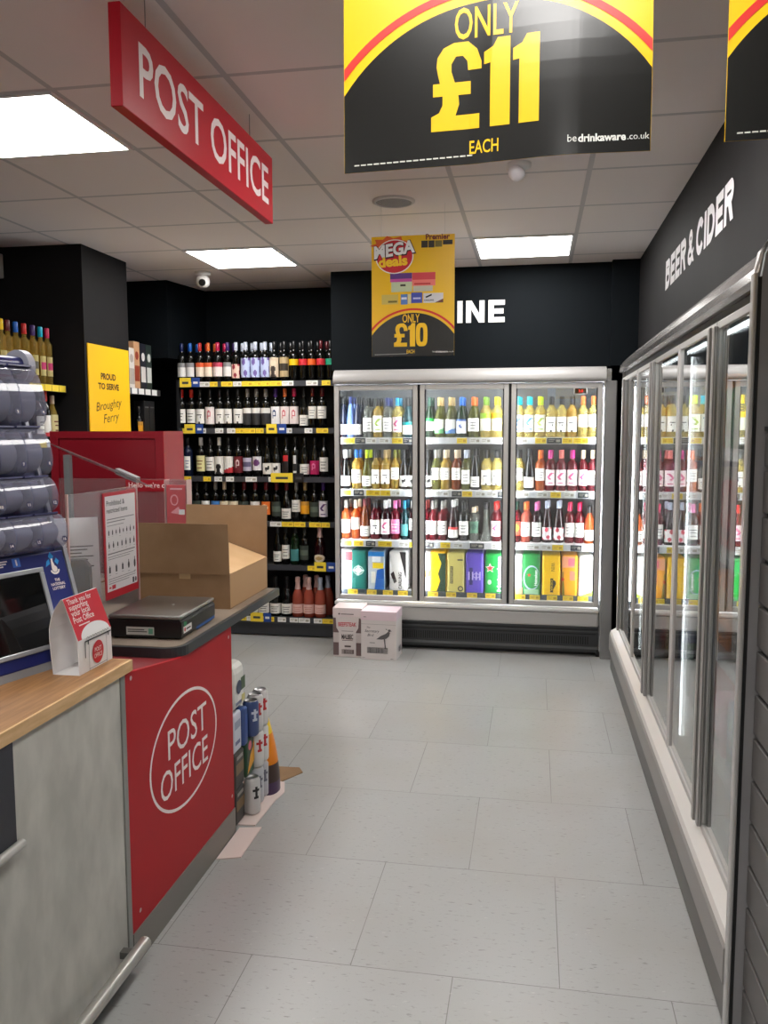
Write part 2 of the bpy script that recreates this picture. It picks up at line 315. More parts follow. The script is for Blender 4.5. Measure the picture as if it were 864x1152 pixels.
LAB = {  # z0, z1, wrap degrees, pattern, colours, words
 'white': (.045, .15, 150, 'lines', WHT, (120, 118, 116), 'white label'), 'whitelow': (.022, .10, 150, 'lines', WHT, (90, 90, 90), 'low white label'), 'whitehigh': (.075, .165, 150, 'lines', WHT, (150, 150, 148), 'high white label'),
 'bird': (.022, .105, 150, 'bird', WHT, (26, 26, 28), 'low white label with a black bird'), 'scallop': (.04, .15, 150, 'dot', WHT, (40, 40, 42), 'white label with a dark foot spot'), 'pinkprint': (.04, .155, 150, 'blob', (240, 226, 226), (206, 80, 130), 'white label with pink print'),
 'blueprint': (.04, .165, 150, 'blob', (236, 240, 240), (30, 120, 170), 'white label with blue print'), 'limeprint': (.04, .165, 150, 'blob', (240, 240, 222), (150, 180, 40), 'white label with lime print'), 'tealband': (.022, .115, 150, 'band', (232, 228, 216), (0, 140, 140), 'teal banded low label'),
 'greenband': (.05, .165, 150, 'band', (236, 230, 218), (20, 160, 64), 'green banded label'), 'greenfoot': (.03, .135, 150, 'foot', (238, 236, 224), (110, 180, 120), 'white label with green foot'), 'bluefoot': (.03, .135, 150, 'foot', (238, 236, 230), (86, 130, 190), 'white label with blue foot'),
 'bluetop': (.03, .135, 150, 'blobtop', (232, 234, 240), (50, 92, 170), 'white label with blue print'), 'yellowtop': (.05, .18, 150, 'top', (242, 240, 222), (240, 180, 30), 'white label with yellow top'), 'limetop': (.05, .18, 150, 'top', (242, 242, 226), (150, 190, 40), 'white label with lime top'),
 'pink': (.045, .155, 150, 'lines', (226, 130, 176), (246, 220, 232), 'pink label'), 'tealpatch': (.03, .12, 120, 'plain', (70, 140, 140), (70, 140, 140), 'teal label'), 'redtop': (.025, .105, 150, 'band', WHT, (206, 50, 46), 'red topped low label'),
 'orangered': (.05, .155, 150, 'oval', (224, 78, 56), (200, 160, 60), 'orange red label'), 'flower': (.022, .115, 150, 'blobs', (232, 226, 226), (196, 60, 80), 'low illustrated label'), 'greenlabel': (.06, .15, 150, 'oval', (80, 120, 96), (60, 96, 78), 'green oval label'),
 'orangelabel': (.045, .15, 150, 'top', (242, 226, 206), (226, 96, 50), 'orange topped white label'), 'pinktop': (.045, .15, 150, 'top', (240, 226, 222), (206, 70, 96), 'pink topped white label'), 'whitetop': (.045, .15, 150, 'top', (232, 230, 228), (150, 150, 152), 'white label with grey top'),
 'illus': (.03, .135, 150, 'blobs', (232, 196, 180), (150, 40, 56), 'pink illustrated label'), 'lilac': (.035, .18, 150, 'blobs', (188, 200, 232), (110, 90, 160), 'pale blue illustrated label'), 'portrait': (.035, .18, 150, 'portrait', (222, 202, 176), (52, 40, 36), 'cream label with a dark portrait'),
 'tan': (.035, .18, 150, 'mid', (186, 164, 124), (56, 48, 38), 'tan and brown label'), 'yband': (.12, .165, 150, 'plain', (240, 196, 10), (0, 0, 0), 'yellow label band'), 'rband': (.12, .165, 150, 'plain', (206, 40, 52), (0, 0, 0), 'red label band'),
 'oband': (.12, .165, 150, 'plain', (236, 100, 30), (0, 0, 0), 'orange label band'), 'gband': (.12, .165, 150, 'plain', (20, 146, 110), (0, 0, 0), 'green label band'), 'blackwhite': (.03, .155, 150, 'top', (44, 44, 46), (228, 226, 222), 'black label with white top'),
 'heart': (.035, .165, 150, 'swirl', (238, 238, 240), (40, 60, 110), 'white label with dark swirl'), 'heartpink': (.035, .165, 150, 'swirl', (236, 224, 222), (206, 110, 120), 'white label with pink swirl'), 'narrow': (.05, .155, 80, 'lines', WHT, (100, 100, 140), 'narrow white label'),
 'yellowish': (.04, .16, 150, 'lines', (226, 218, 160), (120, 50, 30), 'pale yellow label'), 'bw': (.02, .155, 150, 'portrait', WHT, (24, 24, 26), 'white label with black drawing'), 'redfoot': (.03, .155, 150, 'foot', WHT, (196, 50, 60), 'white label with red foot'),
 'darkred': (.03, .155, 150, 'swirl', (110, 24, 36), (222, 200, 200), 'dark red label'), 'violet': (.045, .145, 150, 'mid', (190, 184, 206), (96, 88, 120), 'grey violet label'), 'purpledot': (.05, .155, 150, 'oval', (226, 222, 226), (104, 56, 110), 'white label with purple circle'),
 'redstripe': (.02, .165, 60, 'top', (28, 14, 16), (196, 36, 40), 'narrow red and black label'), 'whitestripe': (.02, .165, 60, 'ends', (30, 30, 32), (226, 226, 226), 'narrow black and white label'), 'magentalow': (.022, .125, 150, 'swirl', (186, 20, 92), (226, 130, 170), 'magenta low label'),
 'bluelab': (.05, .15, 150, 'lines', (60, 120, 186), (226, 230, 236), 'blue label'), 'creamlab': (.05, .15, 150, 'lines', (228, 214, 184), (110, 96, 80), 'cream label'), 'orangefull': (.05, .15, 150, 'oval', (228, 112, 34), (246, 200, 150), 'orange label'),
 'amberlab': (.06, .155, 150, 'top', (232, 160, 20), (196, 140, 50), 'amber yellow label'), 'darklab': (.04, .15, 150, 'mid', (52, 62, 54), (92, 104, 92), 'dark green label'), 'purpleprint': (.04, .16, 150, 'blob', (228, 222, 232), (80, 40, 110), 'white label with purple print'),
 'ovalcream': (.025, .085, 130, 'ovalshape', (232, 218, 190), (190, 160, 100), 'cream oval label'), 'rosewhite': (.03, .10, 150, 'lines', (232, 190, 180), (200, 120, 110), 'pink label'), 'none': None,
 'slimprint': (.05, .15, 130, 'mid', (190, 176, 110), (90, 84, 70), 'faint printed label'), 'slimpink': (.05, .15, 130, 'mid', (200, 186, 120), (196, 50, 110), 'pink printed label'),
}
def pat(kind, u, v):                                                  # u across -1..1, v up 0..1 -> True where the second colour prints
    if kind == 'lines': return (.62 < v < .7 and abs(u) < .6) or (.45 < v < .5 and abs(u) < .45) or (.2 < v < .25 and abs(u) < .5)
    if kind == 'bird': return ((u-.05)**2/.16+(v-.5)**2/.02 < 1) or (abs(u-.3) < .09 and .5 < v < .74) or (abs(u+.05) < .06 and .22 < v < .5)
    if kind == 'dot': return (u*u/.05+(v-.07)**2/.005 < 1) or (.55 < v < .62 and abs(u) < .4) or (abs(u-.2) < .1 and .38 < v < .52)
    if kind == 'blob': return (abs(u-.05-.35*math.sin(v*9)) < .22 and .4 < v < .82) or (.14 < v < .2 and abs(u) < .4)
    if kind == 'blobtop': return v > .88 or (abs(u-.15*math.sin(v*8)) < .16 and .35 < v < .65)
    if kind == 'blobs': return math.sin(u*6.1+v*3)+math.sin(v*9.3-u*2.2) > .75
    if kind == 'band': return v > .74
    if kind == 'top': return v > .66
    if kind == 'foot': return v < .26+.12*u
    if kind == 'oval': return u*u/.3+(v-.55)**2/.06 < 1
    if kind == 'ovalshape': return u*u/.3+(v-.5)**2/.05 < 1
    if kind == 'portrait': return (u*u/.16+(v-.42)**2/.03 < 1) or (abs(u) < .6*(1-v*2.6) and v < .34)
    if kind == 'mid': return .34 < v < .68 and abs(u) < .8
    if kind == 'swirl': return .1 < ((u*.6)**2+(v-.62)**2)**.5 < .2 or (abs(u-v+.6) < .1 and .3 < v < .5)
    if kind == 'ends': return (v > .55 and abs(u) < .6) or (.06 < v < .2 and u*u < .5)
    return False
_bm = {}
def bottle_meshes(shape, liq, cap, lab):
    S = SHAPES[shape]
    k = ('body', shape, liq)
    if k not in _bm:
        c, op, _ = LIQ[liq]; _bm[k] = MB().lathe(S['p'], liquid(c, op), 14).mesh('bottle_body')
    body = _bm[k]; k = ('cap', shape, cap)
    if k not in _bm:
        z0, z1, r = S['cap']; m = MB(); foil = shape == 'c'
        m1 = mat(CAPC[cap], .32, .35 if foil else 0)
        if foil: m.lathe([(.0275, z0), (.0235, z0+.02), (.0185, z0+.05), (.0175, z0+.07), (.021, z0+.076), (.019, z0+.085), (.0195, z0+.105), (.015, z1), (.0005, z1)], m1, 14)
        else: m.lathe([(r-.001, z0), (r, z0+.002), (r, z1-.004), (r-.003, z1), (.0005, z1)], m1, 14)
        _bm[k] = m.mesh('bottle_cap')
    capm = _bm[k]; lm = None
    if LAB[lab]:
        k = ('label', shape, lab)
        if k not in _bm:
            z0, z1, wrap, pk, ca, cb = LAB[lab][:6]; m = MB(); nu, nv = 14, 16; w = math.radians(wrap)/2
            A, B = mat(ca, .55), mat(cb, .5)
            prof = S['p']
            def rad(z):
                for (r0, a), (r1, b) in zip(prof, prof[1:]):
                    if a <= z <= b and b > a: return r0+(r1-r0)*(z-a)/(b-a)
                return S['r']
            if shape == 'c': z1 = min(z1, .13)
            if shape == 'f': z1 = min(z1, .125)
            if shape == 'g': z1 = min(z1, .142)
            for iu in range(nu):
                for iv in range(nv):
                    u = (iu+.5)/nu*2-1; v = (iv+.5)/nv
                    if pk == 'ovalshape' and (u*u+(2*v-1)**2 > 1.0): continue
                    q = []
                    for du, dv in ((0, 0), (1, 0), (1, 1), (0, 1)):
                        a = -PI/2+(-w+2*w*(iu+du)/nu); z = z0+(z1-z0)*(iv+dv)/nv; rr = rad(z)+.0007
                        q.append((rr*math.cos(a), rr*math.sin(a), z))
                    m.add(q, [(0, 1, 2, 3)], B if pat(pk, u, v) else A, True)
            m.fixn = False; _bm[k] = m.mesh('bottle_label')
        lm = _bm[k]
    return body, capm, lm
def bottle(name, loc, shape, liq, cap, lab, label, group, scale=1.0, rz=0, cat='bottle'):
    b, c, l = bottle_meshes(shape, liq, cap, lab)
    o = bpy.data.objects.new(name, b); C.objects.link(o); o.location = loc; o.scale = (1, 1, scale); o.rotation_euler.z = rz
    tag(o, label, cat, group)
    k = bpy.data.objects.new('cap', c); C.objects.link(k); k.parent = o
    if l: q = bpy.data.objects.new('label', l); C.objects.link(q); q.parent = o
    return o
def row(name, spec, Y, z, where, group, scale=1.0, cat='wine bottle'):
    # each bottle's centre line stands under the column read off the photo, at this row's own distance; slimmer glass where they crowd
    xs = [at(p[0], 480, Y=Y).x for p in spec]; rs = [SHAPES[p[1]]['r'] for p in spec]; fs = []
    for i in range(len(spec)):
        f = 1.0
        for j in (i-1, i+1):
            if 0 <= j < len(spec): f = min(f, .985*abs(xs[i]-xs[j])/(rs[i]+rs[j]))
        fs.append(max(f, .8))
    for n, (px, shape, liq, cap, lab) in enumerate(spec):
        d = '%s bottle with %s %s, %s from left, %s' % (LIQ[liq][2], CN.get(cap, cap), 'foil' if shape == 'c' else 'cap', ORD[n], where)
        o = bottle(name, (xs[n], Y, z), shape, liq, cap, lab, d, group, scale, rz=random.uniform(-.12, .12), cat=cat)
        o.scale = (fs[n], fs[n], scale)
CN = {'darkgreen': 'dark green', 'rosegold': 'rose gold', 'rosefoil': 'pink'}

def block(m, ch, x, w, h, t, c, z=0):
    # heavy plain capitals cut from sheet: lower left at (x, 0)
    zz = [z]
    def nz(): zz[0] += .0002; return zz[0]
    R = lambda a, b, d, e: m.rect(x+a, x+b, d, e, c, nz())
    def bowl(y0, y1, x0, x1):
        ry = (y1-y0)/2; rx = min(x1-x0, ry*1.15); R(x0, x1-rx, y1-t, y1); R(x0, x1-rx, y0, y0+t)
        m.ring(x+x1-rx, (y0+y1)/2, rx, ry, t, c, nz(), 20, -PI/2, PI/2)
    if ch in 'EBRDI': R(0, t*1.08, 0, h)
    if ch == 'E': R(0, w, 0, t); R(0, w, h-t, h); R(0, w*.92, h*.5-t*.5, h*.5+t*.5)
    if ch == 'B': bowl(h*.46, h, t, w*.95); bowl(0, h*.46+t, t, w)
    if ch == 'R': bowl(h*.42, h, t, w*.97); m.flat([(x+w*.42, h*.45), (x+w*.76, h*.45), (x+w, 0), (x+w-t*1.2, 0)], c, nz())
    if ch == 'D': bowl(0, h, t, w)
    if ch == 'C': m.ring(x+w*.52, h*.5, w*.52, h*.515, t, c, nz(), 32, .62, 2*PI-.62)
    if ch == 'N': R(0, t*1.05, 0, h); R(w-t*1.05, w, 0, h); m.flat([(x, h), (x+t*1.15, h), (x+w, 0), (x+w-t*1.15, 0)], c, nz())
    if ch == 'W':
        for a, b in ((0, .27), (.5, .27), (.5, .73), (1, .73)): m.flat([(x+w*a-t*(.0 if a == 0 else 1.1 if a == 1 else .55), h), (x+w*a+t*(1.1 if a == 0 else 0 if a == 1 else .55), h), (x+w*b+t*.5, 0), (x+w*b-t*.5, 0)], c, nz())
    if ch == '&':
        m.ring(x+w*.42, h*.75, w*.28, h*.26, t*.8, c, nz(), 28); m.ring(x+w*.4, h*.27, w*.4, h*.29, t*.9, c, nz(), 28, .9, 2*PI-.2)
        m.flat([(x+w*.24, h*.66), (x+w*.46, h*.66), (x+w*1.02, 0), (x+w*.78, 0)], c, nz()); m.flat([(x+w*.72, h*.3), (x+w*.94, h*.42), (x+w*.98, h*.34), (x+w*.74, h*.16)], c, nz())
    return m

# ------------------------------------------------------------------ WINE COOLER (back wall)
r = empty('wall_lettering', (0, 5.93, 0)); tag(r, 'white capital letters spelling WINE on the dark wall above the back cooler', 'lettering')
x = -.792
for ch, w in (('W', .225), ('I', .034), ('N', .128), ('E', .112)):
    block(MB(), ch, 0, w, .15, .034, mat((244, 244, 244), .45)).build('letter', r, M=placed(FACE_NEG_Y, (x, -.002, 2.312))); x += w+.026
CX0, CX1, CY = -1.415, .50, 5.85
cooler = empty('wine_cooler', (0, CY, 0)); tag(cooler, 'tall three door glass wine cooler with a bright interior against the back wall', 'cooler')
def W(x0, x1, y0, y1, z0, z1): return (x0, x1, y0-CY, y1-CY, z0, z1)  # world box -> cooler space
INN = mat((104, 106, 108), .42); SIDE = mat((176, 176, 176), .22, .8)
b = MB()
b.box(*W(CX0, CX1, 6.47, 6.5, .05, 1.98), INN).box(*W(CX0, CX0+.015, 5.90, 6.47, .05, 1.98), SIDE).box(*W(.455, CX1, 5.86, 6.47, .05, 1.98), SIDE)
b.box(*W(CX0+.015, .455, 5.9, 6.47, 1.95, 1.98), INN).box(*W(CX0+.015, .455, 5.93, 6.47, .05, .365), mat((120, 120, 122), .5))
b.build('cabinet', cooler)
b = MB(); prof = [(.08, 1.897), (-.012, 1.897), (-.024, 1.905), (-.026, 1.925), (-.018, 1.955), (.0, 1.982), (.03, 1.997), (.08, 2.0)]
b.prism(prof, 'x', CX0+.01, .465, mat((168, 166, 165), .35), True); b.build('canopy', cooler)
MB().box(*W(CX0+.008, .45, 5.838, 5.92, .222, .318), mat((176, 174, 172), .38), .012).box(*W(CX0+.008, .45, 5.832, 5.92, .322, .346), mat((214, 212, 210), .3), .006).build('bumper', cooler)
b = MB(); DG = mat((58, 60, 62), .45); b.box(*W(CX0+.02, .452, 5.905, 5.93, .03, .22), DG)
for z in (.205, .18): b.box(*W(CX0+.02, .452, 5.895, 5.905, z-.006, z+.004), mat((84, 86, 88), .4))
b.box(*W(CX0+.02, .452, 5.893, 5.905, .052, .07), mat((96, 98, 100), .4)).box(*W(CX0+.02, .452, 5.96, 5.98, 0, .03), BLACK)
xx = CX0+.05
while xx < .38: b.box(*W(xx, xx+.008, 5.9015, 5.906, .085, .14), BLACK); xx += .016
for z in (.155,): b.box(*W(CX0+.03, .44, 5.9015, 5.906, z, z+.006), BLACK)
b.build('grille', cooler)
MB().box(*W(.462, .538, 5.845, 5.89, .0, 1.9), mat((150, 150, 150), .3, .5), .006).box(*W(.44, .53, 5.9, 5.98, 0, .05), BLACK).build('corner_post', cooler)
PANE = glass((.97, .985, .98), 2); PANE3 = glass((.95, .97, .96), 4)
FR = mat((186, 184, 182), .38); GASK = mat((46, 46, 48), .6)
doors = [(-1.402, -.808), (-.79, -.178), (-.16, .445)]
for x0, x1 in doors:
    f = MB(); t = .032; z0, z1 = .362, 1.886
    for q in ((x0, x0+t, z0, z1), (x1-t, x1, z0, z1), (x0+t, x1-t, z0, z0+t), (x0+t, x1-t, z1-t, z1)): f.box(*W(q[0], q[1], 5.845, 5.88, q[2], q[3]), FR, .004)
    for q in ((x0+t, x0+t+.008, z0+t, z1-t), (x1-t-.008, x1-t, z0+t, z1-t)): f.box(*W(q[0], q[1], 5.858, 5.874, q[2], q[3]), GASK)
    d = f.build('door', cooler)
    MB().box(*W(x0+t, x1-t, 5.861, 5.867, z0+t, z1-t), PANE).build('glass_pane', d)
b = MB()
for x in (-.799, -.169): b.box(*W(x-.009, x+.009, 5.875, 5.90, .362, 1.89), mat((24, 24, 26), .5))
b.build('mullion', cooler)
TUBE = emit((246, 250, 255), 24.0)
LAMPX = (-1.386, -.799, -.169, .434)
for x in LAMPX: MB().box(*W(x-.012, x+.012, 5.905, 5.925, .40, 1.86), TUBE).build('light_tube', cooler)
MB().box(*W(-1.36, .41, 5.91, 5.935, 1.915, 1.935), TUBE).build('top_light_tube', cooler)
t = MB(); t.box(*W(.256, .344, 5.885, 5.90, 1.812, 1.858), mat((226, 226, 226), .4), .003).box(*W(.264, .336, 5.882, 5.886, 1.819, 1.851), BLACK)
t.build('temperature_display', cooler)
MB().text('3.0', 0, 0, .03, .018, emit((255, 50, 50), 1.2)).build('digits', cooler, M=placed(FACE_NEG_Y, (.302, 5.8815-CY, 1.835)))
TKW = mat((240, 240, 238), .5); TKY = mat((248, 218, 60), .5); TKN = mat((48, 54, 62), .5); PROMO_B = mat((30, 70, 150), .5); INK = mat((60, 60, 64), .6); PALEINK = mat((176, 172, 160), .6); GOLDINK = mat((206, 168, 40), .6)
def ticket(parent, x, w, y, z0, z1, m, name='price_ticket'):
    t = MB().box(x, x+w, y-.0015, y, z0, z1, m)
    h = z1-z0; INK = GOLDINK if m is TKY else PALEINK
    t.box(x+w*.1, x+w*.55, y-.002, y-.0015, z0+h*.62, z0+h*.74, INK).box(x+w*.1, x+w*.45, y-.002, y-.0015, z0+h*.35, z0+h*.44, INK).box(x+w*.62, x+w*.9, y-.002, y-.0015, z0+h*.25, z0+h*.72, INK)
    t.build(name, parent)
SHZ = [1.522, 1.147, .778]; STRIPH = .046
for k, z in enumerate(SHZ):
    s = MB().box(*W(CX0+.03, .44, 5.95, 6.465, z-.022, z), mat((214, 214, 214), .4)).box(*W(CX0+.03, .44, 5.938, 5.95, z-STRIPH, z), mat((224, 226, 230), .4))
    s = s.build('shelf', cooler); x = CX0+.04; random.seed(20+k)
    while x < .36:
        w = random.choice((.07, .075, .1)); u = random.random()
        if u > .12: ticket(s, x, w, 5.938-CY, z-STRIPH+.004, z-.004, (TKW, TKW, TKY, TKY, TKN)[int(random.random()*5)])
        x += w+random.choice((.004, .02, .05))
s = MB().box(*W(CX0+.03, .44, 5.95, 6.465, .378, .40), mat((200, 200, 200), .4)).box(*W(CX0+.03, .44, 5.938, 5.95, .378, .418), mat((70, 76, 84), .4)).build('shelf', cooler)
for x in (-1.33, -1.19, -1.07, -.96, -.86, -.74, -.61, -.46, -.33, -.12, -.02, .1, .21, .31): ticket(s, x, .072, 5.938-CY, .381, .416, TKY)

GW = 'wine bottles in the back cooler'
T = ['top', 'second', 'third']; DR = ['left cooler door', 'middle cooler door', 'right cooler door']
BR = {}
BR[0, 0] = [(386.7, 'f', 'navy', 'black', 'whitelow'), (394.5, 'f', 'blue', 'navy', 'whitelow'), (402.5, 'f', 'navy', 'black', 'whitelow'), (414, 'b', 'grey', 'black', 'white'), (425, 'b', 'gold', 'black', 'limeprint'), (436, 'b', 'grey', 'navy', 'white'), (447, 'b', 'pale', 'teal', 'pinkprint'), (458.6, 'g', 'teal', 'black', 'tealband')]
BR[0, 1] = [(483.4, 'g', 'green', 'darkgreen', 'greenband'), (494.3, 'g', 'olive', 'tan', 'greenfoot'), (506.8, 'g', 'olive', 'tan', 'bluefoot'), (519, 'g', 'green', 'blue', 'bluetop'), (532.6, 'g', 'olive', 'orange', 'white'), (546, 'b', 'pale', 'green', 'limetop'), (558.5, 'b', 'pale', 'yellow', 'yellowtop')]
BR[0, 2] = [(583.4, 'b', 'pale', 'cyan', 'blueprint'), (595, 'b', 'pale', 'cyan', 'blueprint'), (607.2, 'b', 'pale', 'lime', 'limeprint'), (619.5, 'b', 'pale', 'black', 'scallop'), (631.3, 'b', 'pale', 'black', 'scallop'), (643, 'b', 'gold', 'black', 'scallop'), (655.5, 'b', 'pale', 'orange', 'whitehigh'), (667, 'b', 'pale', 'orange', 'whitehigh')]
BR[1, 0] = [(388.3, 'g', 'dark', 'white', 'whitelow'), (401, 'b', 'gold', 'blue', 'white'), (412.6, 'g', 'olive', 'lime', 'whitelow'), (422.6, 'b', 'gold', 'black', 'scallop'), (433.6, 'b', 'gold', 'tan', 'scallop'), (444.3, 'b', 'gold', 'olive', 'whitehigh'), (454.4, 'g', 'dark', 'black', 'bird'), (463.2, 'g', 'dark', 'black', 'bird')]
BR[1, 1] = [(481.6, 'g', 'dark', 'black', 'bird'), (490.7, 'b', 'olive', 'grey', 'whitehigh'), (501, 'b', 'gold', 'cream', 'whitehigh'), (513.6, 'b', 'amber', 'cream', 'whitehigh'), (524.3, 'b', 'olive', 'silver', 'white'), (534.7, 'f', 'dark', 'black', 'whitelow'), (547.2, 'b', 'pale', 'black', 'scallop'), (558.8, 'b', 'pale', 'black', 'scallop')]
BR[1, 2] = [(583.8, 'b', 'pale', 'black', 'whitehigh'), (596, 'f', 'dark', 'black', 'whitelow'), (608.3, 'b', 'orange', 'orange', 'whitehigh'), (619.7, 'b', 'rose', 'magenta', 'pinkprint'), (631.8, 'b', 'rose', 'rosegold', 'pinkprint'), (644.5, 'b', 'rose', 'magenta', 'pinkprint'), (656.6, 'b', 'rose', 'cream', 'pinkprint'), (667.3, 'b', 'rose', 'cream', 'white')]
BR[2, 0] = [(389, 'b', 'orange', 'grey', 'white'), (399.8, 'b', 'orange', 'cream', 'whitehigh'), (410.3, 'f', 'amber', 'maroon', 'whitelow'), (422, 'b', 'rose', 'black', 'scallop'), (433.6, 'b', 'wine', 'white', 'pinkprint'), (444.6, 'b', 'rose', 'pink', 'pink'), (455.3, 'b', 'teal', 'teal', 'tealpatch'), (464.3, 'b', 'wine', 'white', 'whitehigh')]
BR[2, 1] = [(478.3, 'b', 'rose', 'rosegold', 'white'), (487.6, 'b', 'rose', 'grey', 'white'), (498.4, 'b', 'rose', 'grey', 'white'), (510.7, 'f', 'wine', 'white', 'redtop'), (522.5, 'b', 'dark', 'black', 'white'), (534, 'o', 'grey', 'cream', 'greenlabel'), (547.3, 'l', 'grey', 'black', 'none'), (558.8, 'b', 'rose', 'red', 'pinkprint')]
BR[2, 2] = [(581.8, 'b', 'rose', 'darkgreen', 'orangered'), (593, 'b', 'pink', 'orange', 'white'), (605.5, 'b', 'wine', 'pink', 'white'), (617, 'f', 'wine', 'silver', 'flower'), (630.4, 'f', 'wine', 'silver', 'flower'), (642.6, 'b', 'rose', 'crimson', 'white'), (653.6, 'b', 'rose', 'crimson', 'white'), (665, 'w', 'orange', 'black', 'whitelow')]
for (k, j), spec in BR.items():
    row('wine_bottle', spec, 6.05, SHZ[k], '%s shelf, %s' % (T[k], DR[j]), GW, .95)
    for n, (px, sh, lq, cp_, lb) in enumerate(spec):
        o = bottle('wine_bottle', (at(px, 480, Y=6.05).x+.012, 6.14, SHZ[k]), sh, lq, cp_, 'none', '%s bottle behind the %s bottle, %s shelf, %s' % (LIQ[lq][2], ORD[n], T[k], DR[j]), GW, .95, cat='wine bottle'); o.scale = (.84, .84, .95)

# ------------------------------------------------------------------ beer packs
def star(cx, cy_, R, n=5, q=.42, a=PI/2): return [((R if i % 2 == 0 else R*q)*math.cos(a+PI*i/n)+cx, (R if i % 2 == 0 else R*q)*math.sin(a+PI*i/n)+cy_) for i in range(2*n)]
def pack(name, loc, w, h, d, rgb, art, label, group, rz=0, bev=.018):
    # carton of cans standing on end; art(m) prints on its front face in metres, origin at the face centre
    r = empty(name, loc, rz); tag(r, label, 'beer pack', group)
    MB().box(-w/2, w/2, 0, d, 0, h, mat(rgb, .4), bev, 3).build('carton', r)
    m = MB(); m.fixn = False; art(m, w, h)
    if m.v: m.build('printed_front', r, M=placed(FACE_NEG_Y, (0, -.0008, h/2)))
    return r
def col(*c): return mat(c, .45)
def a_redcorner(m, w, h): m.rect(0, w*.44, h*.24, h*.46, col(214, 40, 50)); m.text('Lager', .0, -.04, .14, .03, col(190, 90, 96), .0003, rot=PI/2)
def a_ornate(m, w, h):
    c = col(206, 216, 206)
    m.disc(0, 0, w*.2, h*.07, c, 0).ring(0, 0, w*.3, h*.11, .004, c, .0003).rect(-w*.34, w*.34, -.004, .004, c, .0005).flat(star(0, .028, .016), c, .0006).flat(star(-.004, -.03, .014), c, .0006)
def a_blue(m, w, h):
    m.rect(-w*.46, w*.46, -h*.46, h*.46, col(176, 184, 190)).rect(-w*.46, w*.46, h*.36, h*.47, col(30, 120, 190), .0003).flat([(-w*.1, -h*.46), (w*.46, -h*.46), (w*.46, h*.08), (w*.05, h*.02)], col(30, 96, 176), .0003)
    m.rect(-w*.2, w*.42, h*.06, h*.2, col(236, 206, 40), .0006).rect(-w*.24, w*.26, h*.22, h*.36, col(226, 232, 236), .0006).rect(-w*.3, -w*.05, -h*.3, -h*.02, col(216, 214, 200), .0006)
def a_carling(m, w, h):
    m.flat([(w*.1, h*.48), (w*.48, h*.48), (w*.48, -h*.2)], col(40, 36, 36)).flat([(-w*.42, -.02), (-w*.24, .0), (-w*.05, -.075), (-w*.2, -.09)], col(30, 28, 28), .0003)
    m.text('CARLING', .018, -.068, .125, .026, col(24, 24, 24), .0006, bold=.02, rot=PI/2)
def a_plain(m, w, h): m.rect(w*.05, w*.4, -h*.12, h*.05, col(196, 160, 90))
def a_yellowgreen(m, w, h):
    m.flat([(-.0, h*.47), (w*.46, h*.47), (w*.46, -h*.47), (-w*.06, -h*.47), (w*.16, -h*.2), (w*.02, -.01), (w*.2, h*.2)], col(30, 56, 38)).flat([(w*.05, h*.24), (w*.14, h*.1), (w*.22, h*.22), (w*.16, h*.3)], col(226, 190, 40), .0003)
    m.text('Cider', -w*.2, -.01, .09, .026, col(70, 60, 20), .0006, rot=PI/2)
def a_beige(m, w, h):
    m.rect(-w*.3, -w*.14, -h*.26, h*.16, col(70, 64, 40)).text('PREMIUM', -w*.22, -.016, .11, .015, col(204, 190, 120), .0005, rot=PI/2)
    m.disc(w*.28, -h*.38, .02, .02, col(50, 46, 36), .0003).disc(w*.28, -h*.38, .012, .012, col(190, 176, 110), .0006).rect(w*.1, w*.4, h*.3, h*.34, col(80, 74, 50), .0003)
def a_purple(m, w, h):
    c = col(196, 184, 236); m.rect(-w*.28, -w*.1, -h*.28, h*.14, col(44, 34, 110)); 
    for k in range(4): m.rect(-w*.34+k*.026, -w*.26+k*.026, -h*.16, .012, c, .0004)
    m.ring(w*.1, -.016, .026, .018, .006, c, .0006)
def a_starpack(m, w, h):
    m.flat(star(-w*.2, h*.14, .036), WHITE).flat(star(-w*.2, h*.14, .029), col(214, 30, 34), .0003).text('Heineken', w*.3, 0, .25, .03, WHITE, .0004, bold=.03, rot=PI/2).disc(-w*.22, -h*.2, .014, .018, col(190, 220, 190), .0004)
def a_starpack2(m, w, h):
    m.disc(0, -.02, w*.46, h*.3, col(170, 176, 210)).disc(.004, -.02, w*.42, h*.26, col(40, 146, 70), .0003).flat(star(-.016, .0, .016), col(214, 50, 34), .0006).text('Heineken', .03, -.02, .11, .022, WHITE, .0006, bold=.02, rot=PI/2).rect(-w*.4, w*.4, -h*.46, -h*.34, col(150, 190, 150), .0006)
def a_win(m, w, h):
    m.text('WIN', .01, .062, .06, .026, col(90, 66, 10), 0, rot=-PI/2).rect(-.006, .014, -.12, -.02, col(36, 30, 26)).text('CIDER', .004, -.07, .08, .012, col(250, 206, 20), .0004, rot=-PI/2)
    m.flat([(.014, -.1), (.034, -.06), (.03, -.04), (.014, -.03)], col(50, 40, 30), .0003)
def a_orange(m, w, h):
    m.rect(-w*.46, w*.3, h*.2, h*.46, col(232, 160, 120)).rect(-w*.1, w*.3, h*.24, h*.42, col(226, 110, 130), .0003).rect(-.0, w*.32, -h*.1, h*.12, col(236, 130, 110), .0003).flat([(-w*.46, -h*.46), (-w*.3, -h*.46), (-w*.4, h*.1), (-w*.46, h*.1)], col(120, 110, 20), .0003).disc(-w*.42, -h*.08, .01, .012, col(196, 40, 20), .0006)
def a_inch(m, w, h): m.text("INCH'S", .0, -.01, .1, .03, col(60, 76, 60), 0, rot=PI/2).flat([(-w*.3, -h*.46), (w*.46, -h*.46), (w*.46, -h*.34)], col(170, 206, 60), .0003)
